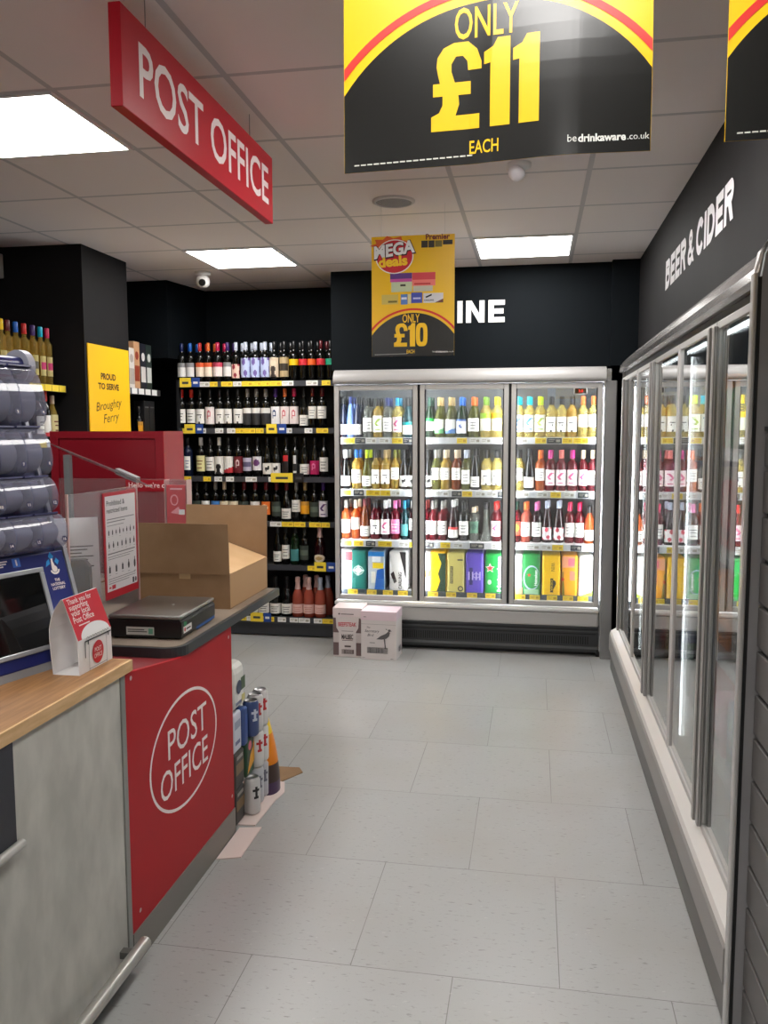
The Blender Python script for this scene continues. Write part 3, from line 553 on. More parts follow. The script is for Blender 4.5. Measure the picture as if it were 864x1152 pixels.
def a_white(m, w, h): m.rect(-w*.46, w*.46, -h*.46, -h*.3, col(232, 170, 130)).rect(-.006, .006, .05, .06, col(90, 120, 90), .0003)
PK = [(388.3, .118, (232, 226, 226), a_redcorner, 'white beer pack with red corner'), (403.2, .125, (16, 96, 86), a_ornate, 'dark teal beer pack with silver crest'), (423.2, .128, (120, 140, 160), a_blue, 'blue and grey beer pack'), (447.5, .128, (206, 202, 198), a_carling, 'white beer pack with black slanted lettering'),
      (476, .12, (220, 216, 212), a_plain, 'white beer pack beside the yellow one'), (492.3, .128, (246, 190, 16), a_yellowgreen, 'yellow and dark green cider pack'), (512.5, .13, (206, 192, 108), a_beige, 'beige beer pack with black badge'), (533.8, .13, (98, 76, 190), a_purple, 'purple beer pack with pale print'), (555.3, .128, (20, 150, 62), a_starpack, 'green beer pack with red star and white name'),
      (581, .095, (240, 238, 236), a_white, 'white beer pack with orange foot'), (598, .125, (38, 142, 66), a_starpack2, 'green beer pack with small red star in ring'), (620.3, .13, (248, 196, 10), a_win, 'yellow cider pack reading WIN'), (641, .11, (240, 164, 30), a_orange, 'orange fruit cider pack'), (659.3, .105, (240, 244, 238), a_inch, 'white and lime cider pack')]
for px, w, rgb, art, d in PK:
    pack('beer_pack', (at(px, 640, Y=5.985).x, 5.985, .40), w, .298, .32, rgb, art, d+', bottom shelf of the wine cooler', 'beer packs at the bottom of the wine cooler')

# ------------------------------------------------------------------ cartons on the floor in front of the cooler
def carton(loc, w, d, h, art, side, top, label, rz):
    r = empty('wine_carton', loc, rz); tag(r, label, 'cardboard box', 'wine cartons on the floor')
    MB().box(-w/2, w/2, 0, d, 0, h-.001, mat((222, 214, 212), .6), .003).build('box', r)
    MB().box(-w/2-.002, w/2+.002, -.002, d, h-.062, h, top, .002).build('lid', r)
    m = MB(); m.fixn = False; art(m, w, h); m.build('printed_front', r, M=placed(FACE_NEG_Y, (0, -.003, h/2))); 
    if side: side(r)
MAL = col(84, 66, 66)
def bars(m, x0, x1, y0, y1, c):
    m.rect(x0, x1, y0, y0+.002, c).rect(x0, x1, y1-.002, y1, c).rect(x0, x0+.002, y0, y1, c).rect(x1-.002, x1, y0, y1, c)
    x = x0+.005; random.seed(3)
    while x < x1-.006: w = random.choice((.002, .003, .005)); m.rect(x, x+w, y0+.003, y1-.003, c, .0002); x += w+random.choice((.002, .003))
def art_malbec(m, w, h):
    for sx in (-1, 1): m.flat([(sx*w*.49, h*.3), (sx*w*.49, -h*.46), (sx*w*.3, -h*.46), (sx*w*.3, h*.02), (sx*w*.38, h*.1), (sx*w*.4, h*.3)], col(112, 92, 92)).rect(sx*w*.49, sx*w*.3, -h*.2, .0, col(206, 196, 194), .0003)
    m.text('BEEFSTEAK', 0, h*.17, w*.62, h*.085, col(196, 60, 76), .0006, bold=.02).text('MALBEC', 0, -h*.08, w*.4, h*.1, col(60, 50, 50), .0006, bold=.03)
    m.rect(-w*.2, w*.2, h*.03, h*.038, MAL, .0006).rect(-w*.18, w*.18, -h*.16, -h*.15, MAL, .0006).rect(-w*.1, w*.12, -h*.29, -h*.26, MAL, .0006).rect(-w*.22, w*.22, h*.37, h*.385, MAL, .0006).disc(-w*.28, h*.38, .006, .006, MAL, .0006)
    bars(m, -w*.2, w*.22, -h*.43, -h*.34, MAL)
def art_bird(m, w, h):
    K = col(60, 58, 60)
    m.rect(-w*.49, w*.49, h*.235, h*.24, col(150, 142, 142)); m.rect(-w*.42, -w*.35, h*.38, h*.39, K, .0003)
    m.text('The', -w*.28, h*.17, w*.1, None, K, .0003, shear=.3).text('Secretary', -w*.18, h*.09, w*.42, None, K, .0003, shear=.3).text('Bird', -w*.22, h*.015, w*.18, None, K, .0003, shear=.3)
    B = col(96, 92, 94)
    m.flat([(-w*.06, -h*.07), (w*.06, -h*.0), (w*.2, h*.05), (w*.28, h*.1), (w*.33, h*.08), (w*.3, -h*.0), (w*.22, -h*.05), (w*.1, -h*.07)], B, .0003).disc(w*.31, h*.12, w*.04, h*.025, B, .0004).flat([(w*.34, h*.125), (w*.39, h*.105), (w*.34, h*.11)], B, .0004)
    m.flat([(w*.15, -h*.06), (w*.19, -h*.06), (w*.2, -h*.17), (w*.21, -h*.25), (w*.18, -h*.25), (w*.17, -h*.16)], B, .0004).rect(w*.17, w*.26, -h*.26, -h*.25, B, .0004).flat([(w*.26, h*.14), (w*.2, h*.16), (w*.22, h*.13)], B, .0004)
    m.rect(-w*.25, -w*.1, -h*.15, -h*.14, K, .0003); bars(m, -w*.32, w*.26, -h*.36, -h*.24, K); m.rect(-w*.46, -w*.38, -h*.46, -h*.455, K, .0003).rect(w*.34, w*.42, -h*.47, -h*.462, K, .0003)
pa, pb = at(378, 738, Z=0), at(406, 741, Z=0)
carton(((pa.x+pb.x)/2-.006, 5.60, 0), .205, .19, .348, art_malbec, None, mat((226, 212, 212), .6), 'white wine carton with red and black lettering on the floor, left of the bird carton', 0)
pa, pb = at(406, 741, Z=0), at(446, 743, Z=0)
def side_bird(r): m = MB(); m.fixn = False; bars(m, -.05, .03, -.13, -.09, INK); m.build('side_print', r, M=placed(FACE_POS_X, (.1315, .1, .18)))
carton(((pa.x+pb.x)/2+.002, 5.565, 0), .248, .20, .338, art_bird, side_bird, mat((228, 206, 214), .6), 'white wine carton with a long legged bird drawing, on the floor by the cooler', -.04)

# ------------------------------------------------------------------ WINE RACK (alcove left of the cooler)
RX0, RX1, RY = -2.70, -1.43, 6.10
rack = empty('wine_rack', (0, RY, 0)); tag(rack, 'black open wine rack with six shelves of bottles in the back corner', 'shelving')
RB = mat((20, 21, 23), .55); RS = mat((52, 54, 58), .45)
MB().box(RX0, RX1, .36, .38, .05, 2.0, RB).build('back_panel', rack)
for x in (RX0, RX1-.02): MB().box(x, x+.02, .0, .36, 0, 1.96, RB).build('side_panel', rack)
MB().box(RX0+.02, RX1-.02, .0, .36, .01, .1, RS).box(RX0+.02, RX1-.02, -.01, .0, .1, .124, mat((66, 68, 72), .4)).build('plinth', rack)
RZ = [1.938, 1.588, 1.222, .884, .553, .15]
random.seed(11); seen = {0: .9, 1: .8, 2: .7, 3: .9, 4: .4, 5: .9}
for k, z in enumerate(RZ):
    s = MB().box(RX0+.02, RX1-.02, .0, .36, z-.02, z-.004, RS).box(RX0+.02, RX1-.02, -.014, .0, z-.036, z+.004, mat((58, 60, 66), .4)).build('shelf', rack)
    x = RX0+.05
    while x < RX1-.1:
        w = random.choice((.06, .065, .09)); 
        if random.random() < seen[k]: ticket(s, x, w, -.014, z-.034, z+.002, TKY if random.random() < (.6 if k in (0, 5) else .3) else TKW)
        x += w+random.choice((.002, .004, .03))
def promo(k, x, w, m, h=.07):
    z = RZ[k]; t = MB().box(x, x+w, -.024, -.022, z-.036, z+h-.036, m); c = (x+x+w)/2
    t.box(c-w*.28, c+w*.28, -.0246, -.024, z-.03+h*.25, z-.03+h*.5, INK if m is not PROMO_B else TKW)
    t.build('promo_card', t_parent(k))
def t_parent(k): return [o for o in rack.children if o.name.split('.')[0] == 'shelf'][k]
for k, x, w, m in ((0, -2.66, .09, TKY), (0, -2.565, .065, PROMO_B), (1, -2.63, .085, TKY), (1, -2.54, .06, PROMO_B), (1, -1.98, .08, TKY), (1, -1.895, .07, PROMO_B), (2, -1.95, .17, TKY), (2, -1.775, .08, BLACK), (4, -1.62, .09, TKY), (4, -1.525, .07, PROMO_B), (5, -2.13, .10, TKY), (5, -2.025, .06, PROMO_B)): promo(k, x, w, m)
RR = [
 [(206.5, 'b', 'dark', 'navy', 'whitetop'), (216, 'b', 'dark', 'blue', 'whitetop'), (226.7, 'b', 'dark', 'red', 'orangelabel'), (236, 'b', 'dark', 'orange', 'orangelabel'), (246.6, 'b', 'dark', 'crimson', 'pinktop'), (257.5, 'b', 'dark', 'purple', 'whitetop'), (266.8, 'b', 'dark', 'silver', 'illus'), (277.8, 'b', 'dark', 'silver', 'lilac'), (288.5, 'b', 'dark', 'silver', 'lilac'), (299.4, 'b', 'dark', 'silver', 'lilac'), (309.9, 'b', 'dark', 'black', 'portrait'), (321, 'b', 'dark', 'black', 'tan'), (331.6, 'b', 'dark', 'black', 'yband'), (342, 'b', 'dark', 'black', 'rband'), (351.6, 'b', 'dark', 'black', 'oband'), (362, 'b', 'dark', 'maroon', 'rband'), (372.3, 'b', 'dark', 'black', 'gband')],
 [(205, 'b', 'dark', 'red', 'white'), (216, 'b', 'dark', 'red', 'white'), (225.8, 'b', 'dark', 'black', 'scallop'), (237, 'b', 'dark', 'black', 'heartpink'), (247.8, 'b', 'dark', 'black', 'scallop'), (257.2, 'b', 'dark', 'black', 'scallop'), (268.5, 'b', 'dark', 'black', 'scallop'), (279, 'b', 'dark', 'grey', 'blackwhite'), (288.8, 'b', 'dark', 'grey', 'blackwhite'), (299.5, 'b', 'dark', 'grey', 'blackwhite'), (310.5, 'b', 'dark', 'purple', 'heart'), (320.9, 'b', 'dark', 'orange', 'heartpink'), (331.2, 'b', 'dark', 'crimson', 'heartpink'), (342.2, 'g', 'dark', 'black', 'whitelow'), (351.9, 'b', 'dark', 'maroon', 'whitehigh'), (362.7, 'b', 'dark', 'maroon', 'whitehigh')],
 [(211, 'b', 'navy', 'black', 'narrow'), (225.6, 'b', 'dark', 'white', 'yellowish'), (236, 'b', 'dark', 'black', 'white'), (246.2, 'b', 'dark', 'white', 'bw'), (256.8, 'b', 'dark', 'black', 'redfoot'), (267.7, 'b', 'dark', 'black', 'darkred'), (278, 'b', 'dark', 'black', 'violet'), (289.2, 'b', 'dark', 'black', 'purpledot'), (300.3, 'g', 'dark', 'black', 'bird'), (310.6, 'g', 'dark', 'black', 'bird'), (321.7, 'b', 'dark', 'black', 'redstripe'), (332, 'b', 'dark', 'black', 'whitestripe'), (342.4, 'g', 'dark', 'black', 'whitelow'), (354, 'g', 'dark', 'black', 'magentalow'), (364.4, 'b', 'dark', 'black', 'white')],
 [(219.8, 'b', 'dark', 'black', 'darklab'), (230, 'b', 'dark', 'black', 'white'), (241, 'b', 'dark', 'grey', 'bluelab'), (251, 'b', 'dark', 'cream', 'creamlab'), (261.5, 'b', 'dark', 'black', 'creamlab'), (273.5, 'b', 'dark', 'maroon', 'darklab'), (286, 'b', 'dark', 'maroon', 'white'), (298.3, 'b', 'dark', 'maroon', 'orangefull'), (310, 'b', 'dark', 'maroon', 'darklab'), (321.4, 'g', 'dark', 'maroon', 'whitelow'), (332.4, 'b', 'dark', 'grey', 'whitehigh'), (342.5, 'b', 'dark', 'tan', 'amberlab'), (353, 'b', 'dark', 'black', 'darklab'), (363.2, 'b', 'dark', 'purple', 'purpleprint')],
 [(310.5, 'g', 'dark', 'black', 'whitelow'), (319.8, 'b', 'dark', 'black', 'white'), (330.5, 'b', 'green', 'black', 'tealpatch'), (341.3, 'b', 'dark', 'black', 'darklab'), (358.7, 'c', 'wine', 'rosefoil', 'ovalcream')],
 [(281.5, 'c', 'green', 'silver', 'whitelow'), (294, 'c', 'olive', 'cream', 'whitelow'), (307.5, 'c', 'dark', 'black', 'whitelow'), (320.2, 'c', 'dark', 'black', 'whitelow'), (332.8, 'c', 'pink', 'rosefoil', 'rosewhite'), (345.6, 'c', 'pink', 'rosefoil', 'rosewhite'), (358.6, 'c', 'pink', 'silver', 'rosewhite')]]
RN = ['top', 'second', 'third', 'fourth', 'fifth', 'bottom']
for k, spec in enumerate(RR):
    row('wine_bottle', spec, RY+.06, RZ[k], '%s shelf of wine rack' % RN[k], 'wine bottles on the wine rack', 1.0)
back = [(p[0], p[1], p[2], p[3]) for p in RR[0]]
for n, (px, sh, lq, cp_) in enumerate(back):
    bottle('wine_bottle', (at(px, 480, Y=RY+.06).x+.025, RY+.145, RZ[0]), sh, lq, cp_, 'none', 'bottle with %s cap behind the %s front bottle, top shelf of wine rack' % (cp_, ORD[n]), 'wine bottles on the wine rack', 1.0, cat='wine bottle')
for n in range(4, 7):
    px, sh, lq, cp_, lb = RR[5][n]
    bottle('wine_bottle', (at(px, 480, Y=RY+.06).x+.035, RY+.16, RZ[5]), sh, lq, cp_, 'none', 'pink bottle with %s foil behind the %s bottle, bottom shelf of wine rack' % ({'rosefoil': 'pink'}.get(cp_, cp_), ORD[n]), 'wine bottles on the wine rack', 1.0, cat='wine bottle')

# ================================================================== BEER COOLER (right wall)
BX, BY0, BY1 = .53, 2.175, 5.60
beer = empty('beer_cooler', (BX, 3.9, 0)); tag(beer, 'long glass door beer cooler running along the right wall, silver handles', 'cooler')
def V(x0, x1, y0, y1, z0, z1): return (x0-BX, x1-BX, y0-3.9, y1-3.9, z0, z1)
b = MB(); b.box(*V(1.30, 1.32, BY0, BY1, .05, 2.0), INN).box(*V(.66, 1.30, BY0, BY1, 1.955, 2.0), INN).box(*V(.58, 1.30, BY0+.02, BY1-.02, .05, .30), mat((140, 142, 142), .5)).box(*V(.545, 1.32, BY1-.02, BY1, .05, 2.0), SIDE)
b.build('cabinet', beer)
def yprism(m, poly, y0, y1, mt, smooth=False): return m.prism([(x-BX, z) for x, z in poly], 'y', y0-3.9, y1-3.9, mt, smooth)
yprism(MB(), [(.663, 2.058), (.62, 2.054), (.58, 2.035), (.545, 2.0), (.527, 1.965), (.525, 1.94), (.545, 1.932), (.663, 1.932)], BY0+.004, BY1, noisy((150, 147, 145), (164, 161, 159), 2, .24, metal=.75)).build('canopy', beer)
yprism(MB(), [(.562, 1.903), (.562, 1.931), (.663, 1.931), (.663, 1.903)], BY0+.004, BY1, mat((40, 38, 38), .5)).build('shadow_gap', beer)  # dark strip painted in for the shade between canopy and doors
yprism(MB(), [(.512, .012), (.512, .134), (.60, .134), (.60, .012)], BY0+.004, BY1, mat((98, 96, 94), .45)).build('kick_plate', beer)
b = MB(); yprism(b, [(.500, .138), (.500, .232), (.508, .244), (.60, .244), (.60, .138)], BY0+.004, BY1, mat((140, 137, 134), .4)); yprism(b, [(.505, .244), (.512, .262), (.549, .285), (.60, .285), (.60, .244)], BY0+.004, BY1, mat((206, 202, 198), .35))
b.build('bumper', beer)
ENDG = noisy((128, 126, 128), (138, 136, 138), 4, .5)
b = yprism(MB(), [(.522, .0), (.522, 1.93), (.530, 1.985), (.56, 2.035), (.62, 2.062), (.663, 2.062), (.663, 2.0), (1.33, 2.0), (1.33, 0)], 2.152, 2.174, ENDG); b.build('end_panel', beer)
b = MB(); CHR = mat((196, 194, 192), .3, .55)
b.box(*V(.503, .514, 2.150, 2.178, .0, 1.94), CHR, .003).box(*V(.514, .522, 2.1505, 2.153, .02, 1.93), BLACK)
b.tube([(.512-BX, 2.163-3.9, 1.93), (.520-BX, 2.163-3.9, 1.985), (.552-BX, 2.163-3.9, 2.045), (.612-BX, 2.163-3.9, 2.066), (.663-BX, 2.163-3.9, 2.068)], .008, CHR); b.build('edge_trim', beer)
BD = [(2.20, 2.752), (2.768, 3.434), (3.446, 4.102), (4.118, 4.775), (4.787, 5.452)]
for k, (y0, y1) in enumerate(BD):
    f = MB(); t = .024; z0, z1 = .29, 1.9
    for q in ((y0, y0+t, z0, z1), (y1-t, y1, z0, z1), (y0+t, y1-t, z0, z0+t), (y0+t, y1-t, z1-t, z1)): f.box(*V(.545, .57, q[0], q[1], q[2], q[3]), FR, .003)
    d = f.build('door', beer)
    MB().box(*V(.552, .558, y0+t, y1-t, z0+t, z1-t), PANE3).build('glass_pane', d)
    hy = (y1-.016, y0+.012)[k % 2]; hx = (.5285, .5225)[k % 2]
    h = MB(); h.box(*V(hx, .545, hy-.012, hy+.012, .302, 1.885), ALU, .006)
    for dx in (.004, .0105): h.box(*V(hx+dx, hx+.002+dx, hy-.013, hy+.013, .305, 1.882), mat((120, 118, 116), .4, .6))
    h.build('handle', d)
MB().box(*V(.545, .58, 5.456, BY1-.021, .29, 1.9), FR, .004).build('end_post', beer)
TUBE2 = emit((244, 250, 255), 8.0); TUBE3 = emit((244, 250, 255), 8.0)
for y in (3.44, 4.78): MB().box(*V(.589, .597, y-.006, y+.006, .35, 1.85), TUBE3).build('light_tube', beer)
MB().box(*V(.63, .66, 2.25, 5.4, 1.90, 1.92), TUBE2).build('top_light_tube', beer)
BZ = [1.50, 1.12, .74, .32]
for k, z in enumerate(BZ):
    s = MB().box(*V(.70, 1.29, 2.2, 5.57, z-.022, z), mat((200, 200, 200), .4)).box(*V(.688, .70, 2.2, 5.57, z-.04, z+.002), mat((220, 222, 226), .4)).build('shelf', beer)
random.seed(5)
KIND = [('golden beer pack', (236, 190, 40)), ('green beer pack', (30, 130, 60)), ('white beer pack', (226, 224, 220)), ('red beer pack', (186, 40, 40)), ('blue beer pack', (50, 96, 170)), ('orange cider pack', (230, 130, 30)), ('black beer pack', (40, 38, 38)), ('pink cider pack', (222, 120, 160))]
SN = ['top', 'second', 'third', 'bottom']
for k, z in enumerate(BZ):
    y = 2.60; n = 0
    while y < 5.4 and n < 12:
        nm, rgb = KIND[(n*3+k*2+n//4) % 8]; w = .15+.03*((n+k) % 3)
        h = .23+.03*((n*2+k) % 3)
        def art(m, w, h, rgb=rgb, n=n): m.disc(0, h*.12, w*.3, h*.2, col(*[min(255, int(c*.45+130)) for c in rgb])).rect(-w*.36, w*.36, -h*.34, -h*.2, col(*[int(c*.5) for c in rgb]), .0003)
        pack('beer_pack', (.715, y, z), w, h, .34, rgb, art, '%s, %s from the near end, %s shelf of beer cooler' % (nm, ORD[n], SN[k]), 'beer packs inside the right hand cooler', rz=-PI/2)
        y += .25; n += 1

r = empty('wall_lettering', (.665, 3.95, 2.372)); tag(r, 'white capital letters spelling BEER & CIDER on the dark right hand wall', 'lettering')
x = -.745
for ch, w in (('B', .15), ('E', .13), ('E', .13), ('R', .15), (' ', .0), ('&', .15), (' ', .0), ('C', .155), ('I', .04), ('D', .15), ('E', .13), ('R', .15)):
    if ch == ' ': x += .03; continue
    block(MB(), ch, 0, w, .148, .037, mat((240, 238, 240), .5)).build('letter', r, M=placed(FACE_NEG_X, (-.002, -x, -.074))); x += w+.0165

# slatted display panel in front of the cooler end
sl = empty('slatwall_panel', (.56, 1.4, 0)); tag(sl, 'dark grey slatted display panel standing at the near end of the beer cooler', 'display panel')
b = MB(); SLG = noisy((88, 86, 85), (96, 94, 93), 3, .55); z = .045
b.box(-.006, .012, -.9, .745, 0, 1.57, BLACK)
zs = [0.01, .045]+[.158+.1099*i for i in range(13)]+[1.568]
for z0, z1 in zip(zs, zs[1:]): b.box(-.018, -.006, -.9, .745, z0+.006, min(z1, 1.568)-.006, SLG, .002, 1)
b.build('slats', sl); MB().box(-.02, .014, -.9, .747, 1.568, 1.578, mat((40, 40, 42), .4)).build('top_cap', sl)

# ================================================================== COUNTER
CW = empty('service_counter', (-1.5, 1.4, 0)); tag(CW, 'grey fronted shop counter with a wooden top in the left foreground', 'counter')
def K(x0, x1, y0, y1, z0, z1): return (x0+1.5, x1+1.5, y0-1.4, y1-1.4, z0, z1)
GRY = noisy((176, 175, 168), (200, 198, 190), 7, .5, bump=.12, detail=12, stretch=(1, 1.6, .8))
WOOD = noisy((150, 106, 62), (178, 132, 84), 6, .4, stretch=(14, 1.2, 14), detail=8); WEDGE = noisy((206, 166, 116), (222, 184, 136), 6, .45, stretch=(14, 2, 14), detail=8)
MB().box(*K(-1.9, -1.142, .5, 2.138, .0, .884), mat((70, 72, 76), .5)).build('carcass', CW)
MB().box(*K(-1.142, -1.138, .5, 2.138, .02, .884), GRY).build('front_panel', CW)
MB().box(*K(-1.95, -1.136, .5, 2.196, .886, .918), WOOD, .002).build('wooden_top', CW)
MB().box(*K(-1.1355, -1.128, .5, 2.2, .886, .9175), WEDGE).box(*K(-1.95, -1.1355, 2.1965, 2.2, .886, .9175), WEDGE).build('edge_band', CW)
MB().box(*K(-1.1375, -1.13, .9, 1.634, .655, .884), mat((40, 42, 52), .4)).build('dark_inset', CW)
MB().tube([(-1.122+1.5, y-1.4, .648) for y in (.9, 1.3, 1.642)], .011, mat((190, 190, 186), .3, .4), 10).build('inset_rail', CW)
MB().box(*K(-1.16, -1.134, 2.139, 2.164, .02, .884), mat((150, 150, 146), .35, .6), .002).build('corner_trim', CW)
b = MB().tube([(-1.095+1.5, y-1.4, .088) for y in (.5, 1.0, 1.6, 2.16)], .019, mat((178, 178, 172), .3, .5), 14)
for y in (.8, 1.45, 2.1): b.box(*K(-1.138, -1.10, y-.012, y+.012, .078, .098), mat((120, 120, 118), .4, .7))
b.build('bumper_rail', CW)

PD = empty('service_desk', (-1.5, 2.8, 0)); tag(PD, 'red fronted service desk with a white oval emblem and dark edged worktop', 'desk')
def Q(x0, x1, y0, y1, z0, z1): return (x0+1.5, x1+1.5, y0-2.8, y1-2.8, z0, z1)
REDP = noisy((172, 16, 28), (178, 19, 31), 2, .45, spec=.22)
MB().prism([(2.168-2.8, .012), (3.02-2.8, .012), (3.02-2.8, .828), (2.54-2.8, .828), (2.168-2.8, .884)], 'x', -1.152+1.5, -1.138+1.5, REDP).build('front_panel', PD)
MB().box(*Q(-1.9, -1.152, 2.21, 3.01, .0, .828), mat((120, 26, 32), .5)).build('carcass', PD)
MB().box(*Q(-1.138, -1.134, 2.168, 3.02, .0, .10), mat((128, 124, 118), .4, .3)).build('kick_strip', PD)
b = MB()
for y, z in ((2.2, .862), (2.215, .15), (2.99, .16), (2.985, .79)): b.lathe([(.007, 0), (.0065, .003), (.0005, .004)], mat((190, 170, 170), .3, .8), 12).xf(lambda v: v) if 0 else b.add([(-1.138+1.5+.003, y-2.8+.007*math.cos(a*PI/5), z+.007*math.sin(a*PI/5)) for a in range(10)], [list(range(10))], mat((206, 190, 186), .3, .7))
b.build('screws', PD)
pc = [(-2.3, 2.53), (-1.2, 2.53)]+[(-1.2+.07*math.sin(a*PI/12), 2.60-.07*math.cos(a*PI/12)) for a in range(1, 7)]+[(-1.13, 3.62), (-1.58, 3.62), (-1.58, 3.86), (-2.3, 3.86)]
MB().prism([(x+1.5, y-2.8) for x, y in pc], 'z', .828, .8605, mat((52, 55, 58), .4)).build('worktop_edge', PD)
pc2 = [(-2.29, 2.545), (-1.2, 2.545)]+[(-1.2+.055*math.sin(a*PI/12), 2.60-.055*math.cos(a*PI/12)) for a in range(1, 7)]+[(-1.145, 3.605), (-1.595, 3.605), (-1.595, 3.85), (-2.29, 3.85)]
MB().prism([(x+1.5, y-2.8) for x, y in pc2], 'z', .8605, .862, noisy((136, 122, 108), (146, 132, 118), 20, .35)).build('worktop_surface', PD)
MB().box(*Q(-2.28, -2.2, 2.9, 3.8, 0, .828), mat((60, 60, 62), .5)).box(*Q(-1.7, -1.62, 3.4, 3.8, 0, .828), mat((60, 60, 62), .5)).build('support_leg', PD)
m = MB(); m.fixn = False; LG = mat((244, 232, 230), .45)
m.ring(0, 0, .274, .193, .0105, LG).text('POST', .02, .056, .32, .098, LG, bold=.002).text('OFFICE', -.008, -.066, .385, .096, LG, bold=.002)
m.build('emblem', PD, M=placed(FACE_POS_X, (-1.1374+1.5, 2.578-2.8, .512)))

# digital parcel scale
r = empty('parcel_scale', (-1.31, 2.8, .862), math.radians(2)); tag(r, 'black parcel scale with a steel top plate on the service desk', 'scale')
b = MB().prism([(-.136, .006), (.13, .006), (.134, .02), (.134, .058), (.128, .066), (-.134, .066), (-.138, .058), (-.138, .02)], 'y', -.165, .165, mat((20, 20, 21), .35)); b.build('base', r)
MB().box(-.132, .13, -.162, .175, .067, .082, noisy((150, 148, 144), (164, 162, 158), 3, .28, metal=.9), .006, 3).build('platter', r)
MB().disc(.03, .02, .006, .006, col(220, 220, 216), .0826).build('spirit_level', r)
for x, y in ((-.11, -.14), (.11, -.14), (-.11, .14), (.11, .14)): MB().lathe([(.0005, 0), (.012, 0), (.012, .007), (.0005, .007)], BLACK, 12, (x, y, 0)).build('foot', r)
m = MB(); m.fixn = False; m.rect(-.065, .035, -.014, .014, col(206, 208, 204)).rect(-.06, -.0, .003, .006, INK, .0003).rect(-.06, .01, -.004, -.001, INK, .0003).rect(.015, .031, -.01, .009, col(110, 176, 150), .0003); m.build('rating_plate', r, M=placed(FACE_NEG_Y, (.0, -.1655, .028)))
m = MB(); m.fixn = False; m.rect(-.15, -.075, -.011, .013, WHITE).disc(-.138, .001, .007, .007, col(200, 40, 50), .0003).rect(-.126, -.085, -.002, .003, INK, .0003).flat([(-.146, .012), (-.12, .012), (-.12, .026), (-.146, .03)], col(60, 150, 100), .0002); m.build('inspection_sticker', r, M=placed(FACE_POS_X, (.1345, .0, .03)))
m = MB().rect(-.14, .05, -.006, .004, col(40, 90, 160), 0); m.fixn = False; m.build('blue_edge_strip', r, M=placed(FACE_POS_X, (.1345, .11, .012)))

# open cardboard box
r = empty('open_cardboard_box', (-1.378, 3.38, .862)); tag(r, 'open brown cardboard box with raised flaps behind the parcel scale', 'cardboard box')
CB = noisy((144, 114, 84), (154, 124, 94), 8, .75, spec=.2); CB_LIT = noisy((206, 168, 124), (214, 178, 134), 8, .75, spec=.2)  # second tone: same cardboard, lighter, with light from above painted in
hx, hy, hz, tk = .193, .238, .138, .004
b = MB().box(-hx, hx, -hy, hy, 0, tk, CB).box(-hx, hx, -hy, -hy+tk, tk, hz, CB).box(-hx, hx, hy-tk, hy, tk, hz, CB).box(-hx, -hx+tk, -hy+tk, hy-tk, tk, hz, CB).box(hx-tk, hx, -hy+tk, hy-tk, tk, hz, mat((188, 150, 108), .75))
b.build('body', r)
def flap(name, hinge0, hinge1, out, mt):
    h0, h1, o = Vector(hinge0), Vector(hinge1), Vector(out); n = (h1-h0).cross(o).normalized()*tk
    b = MB(); vs = [h0, h1, h1+o, h0+o]; b.add(vs+[v+n for v in vs], [(0, 1, 2, 3), (7, 6, 5, 4), (0, 4, 5, 1), (1, 5, 6, 2), (2, 6, 7, 3), (3, 7, 4, 0)], mt); return b.build(name, r)
flap('flap', (-hx, -hy, hz+.001), (hx, -hy, hz+.001), (0, -.004, .203), CB)
flap('flap', (hx, hy-.004, hz+.001), (-hx, hy-.004, hz+.001), (0, .012, .235), CB)
flap('flap', (hx, -hy+.006, hz+.001), (hx, hy-.01, hz+.001), (-.236, 0, .082), CB_LIT)
flap('flap', (-hx, hy-.006, hz+.001), (-hx, -hy+.006, hz+.001), (-.19, 0, -.05), CB)
MB().box(-.02, .028, -hy-.001, -hy, hz-.02, hz+.006, mat((190, 160, 120), .3)).build('tape', r)

# folded tent leaflet on the wooden top
r = empty('tent_leaflet', (-1.232, 2.022, .918)); tag(r, 'red and white folded tent leaflet standing at the end of the wooden top', 'leaflet')
pf = [(a, b*.965) for a, b in [(-.036, .0), (-.040, .05), (-.043, .095), (-.043, .128), (-.036, .16), (-.022, .19), (-.006, .212), (-.001, .213), (.04, .097), (.042, .0)]]
inn = [(x*.96, z*.994+.0008) for x, z in pf]
b = MB(); n = len(pf); L_ = .178
vs = [(x, 0, z) for x, z in pf]+[(x, L_, z) for x, z in pf]+[(x, 0, z) for x, z in inn]+[(x, L_, z) for x, z in inn]; fs = []
for i in range(n):
    j = (i+1) % n; fs += [(i, j, n+j, n+i), (2*n+j, 2*n+i, 3*n+i, 3*n+j), (i, 2*n+i, 2*n+j, j), (n+j, 3*n+j, 3*n+i, n+i)]
b.add(vs, fs, mat((232, 230, 230), .6)); b.build('card', r)
P0 = Vector((.04, 0, .0936)); vd = Vector((-.041, 0, .112)).normalized(); nd = Vector((vd.z, 0, -vd.x))
Ms = Matrix.Identity(4); 
for i, a in enumerate((Vector((0, 1, 0)), vd, nd)): Ms.col[i] = (*a, 0)
Ms.translation = P0+nd*.0006
m = MB(); m.fixn = False; m.rect(.001, L_-.001, .0, .1185, col(206, 30, 50))
for i, st in enumerate(('Thank you for', 'supporting', 'your local', 'Post Office')): m.text(st, .014+len(st)*.0047, .104-i*.0165, len(st)*.0094, None, LG, .0003, bold=.01)
m.rect(.03, .085, .036, .039, LG, .0003)
m.flat([(L_*.5+.075*math.cos(a*PI/20)+.006, -.0+.034*math.sin(a*PI/20)) for a in range(21)], WHITE, .0004); m.build('printed_slope', r, M=Ms)
m = MB(); m.fixn = False; LN = col(40, 44, 52); 
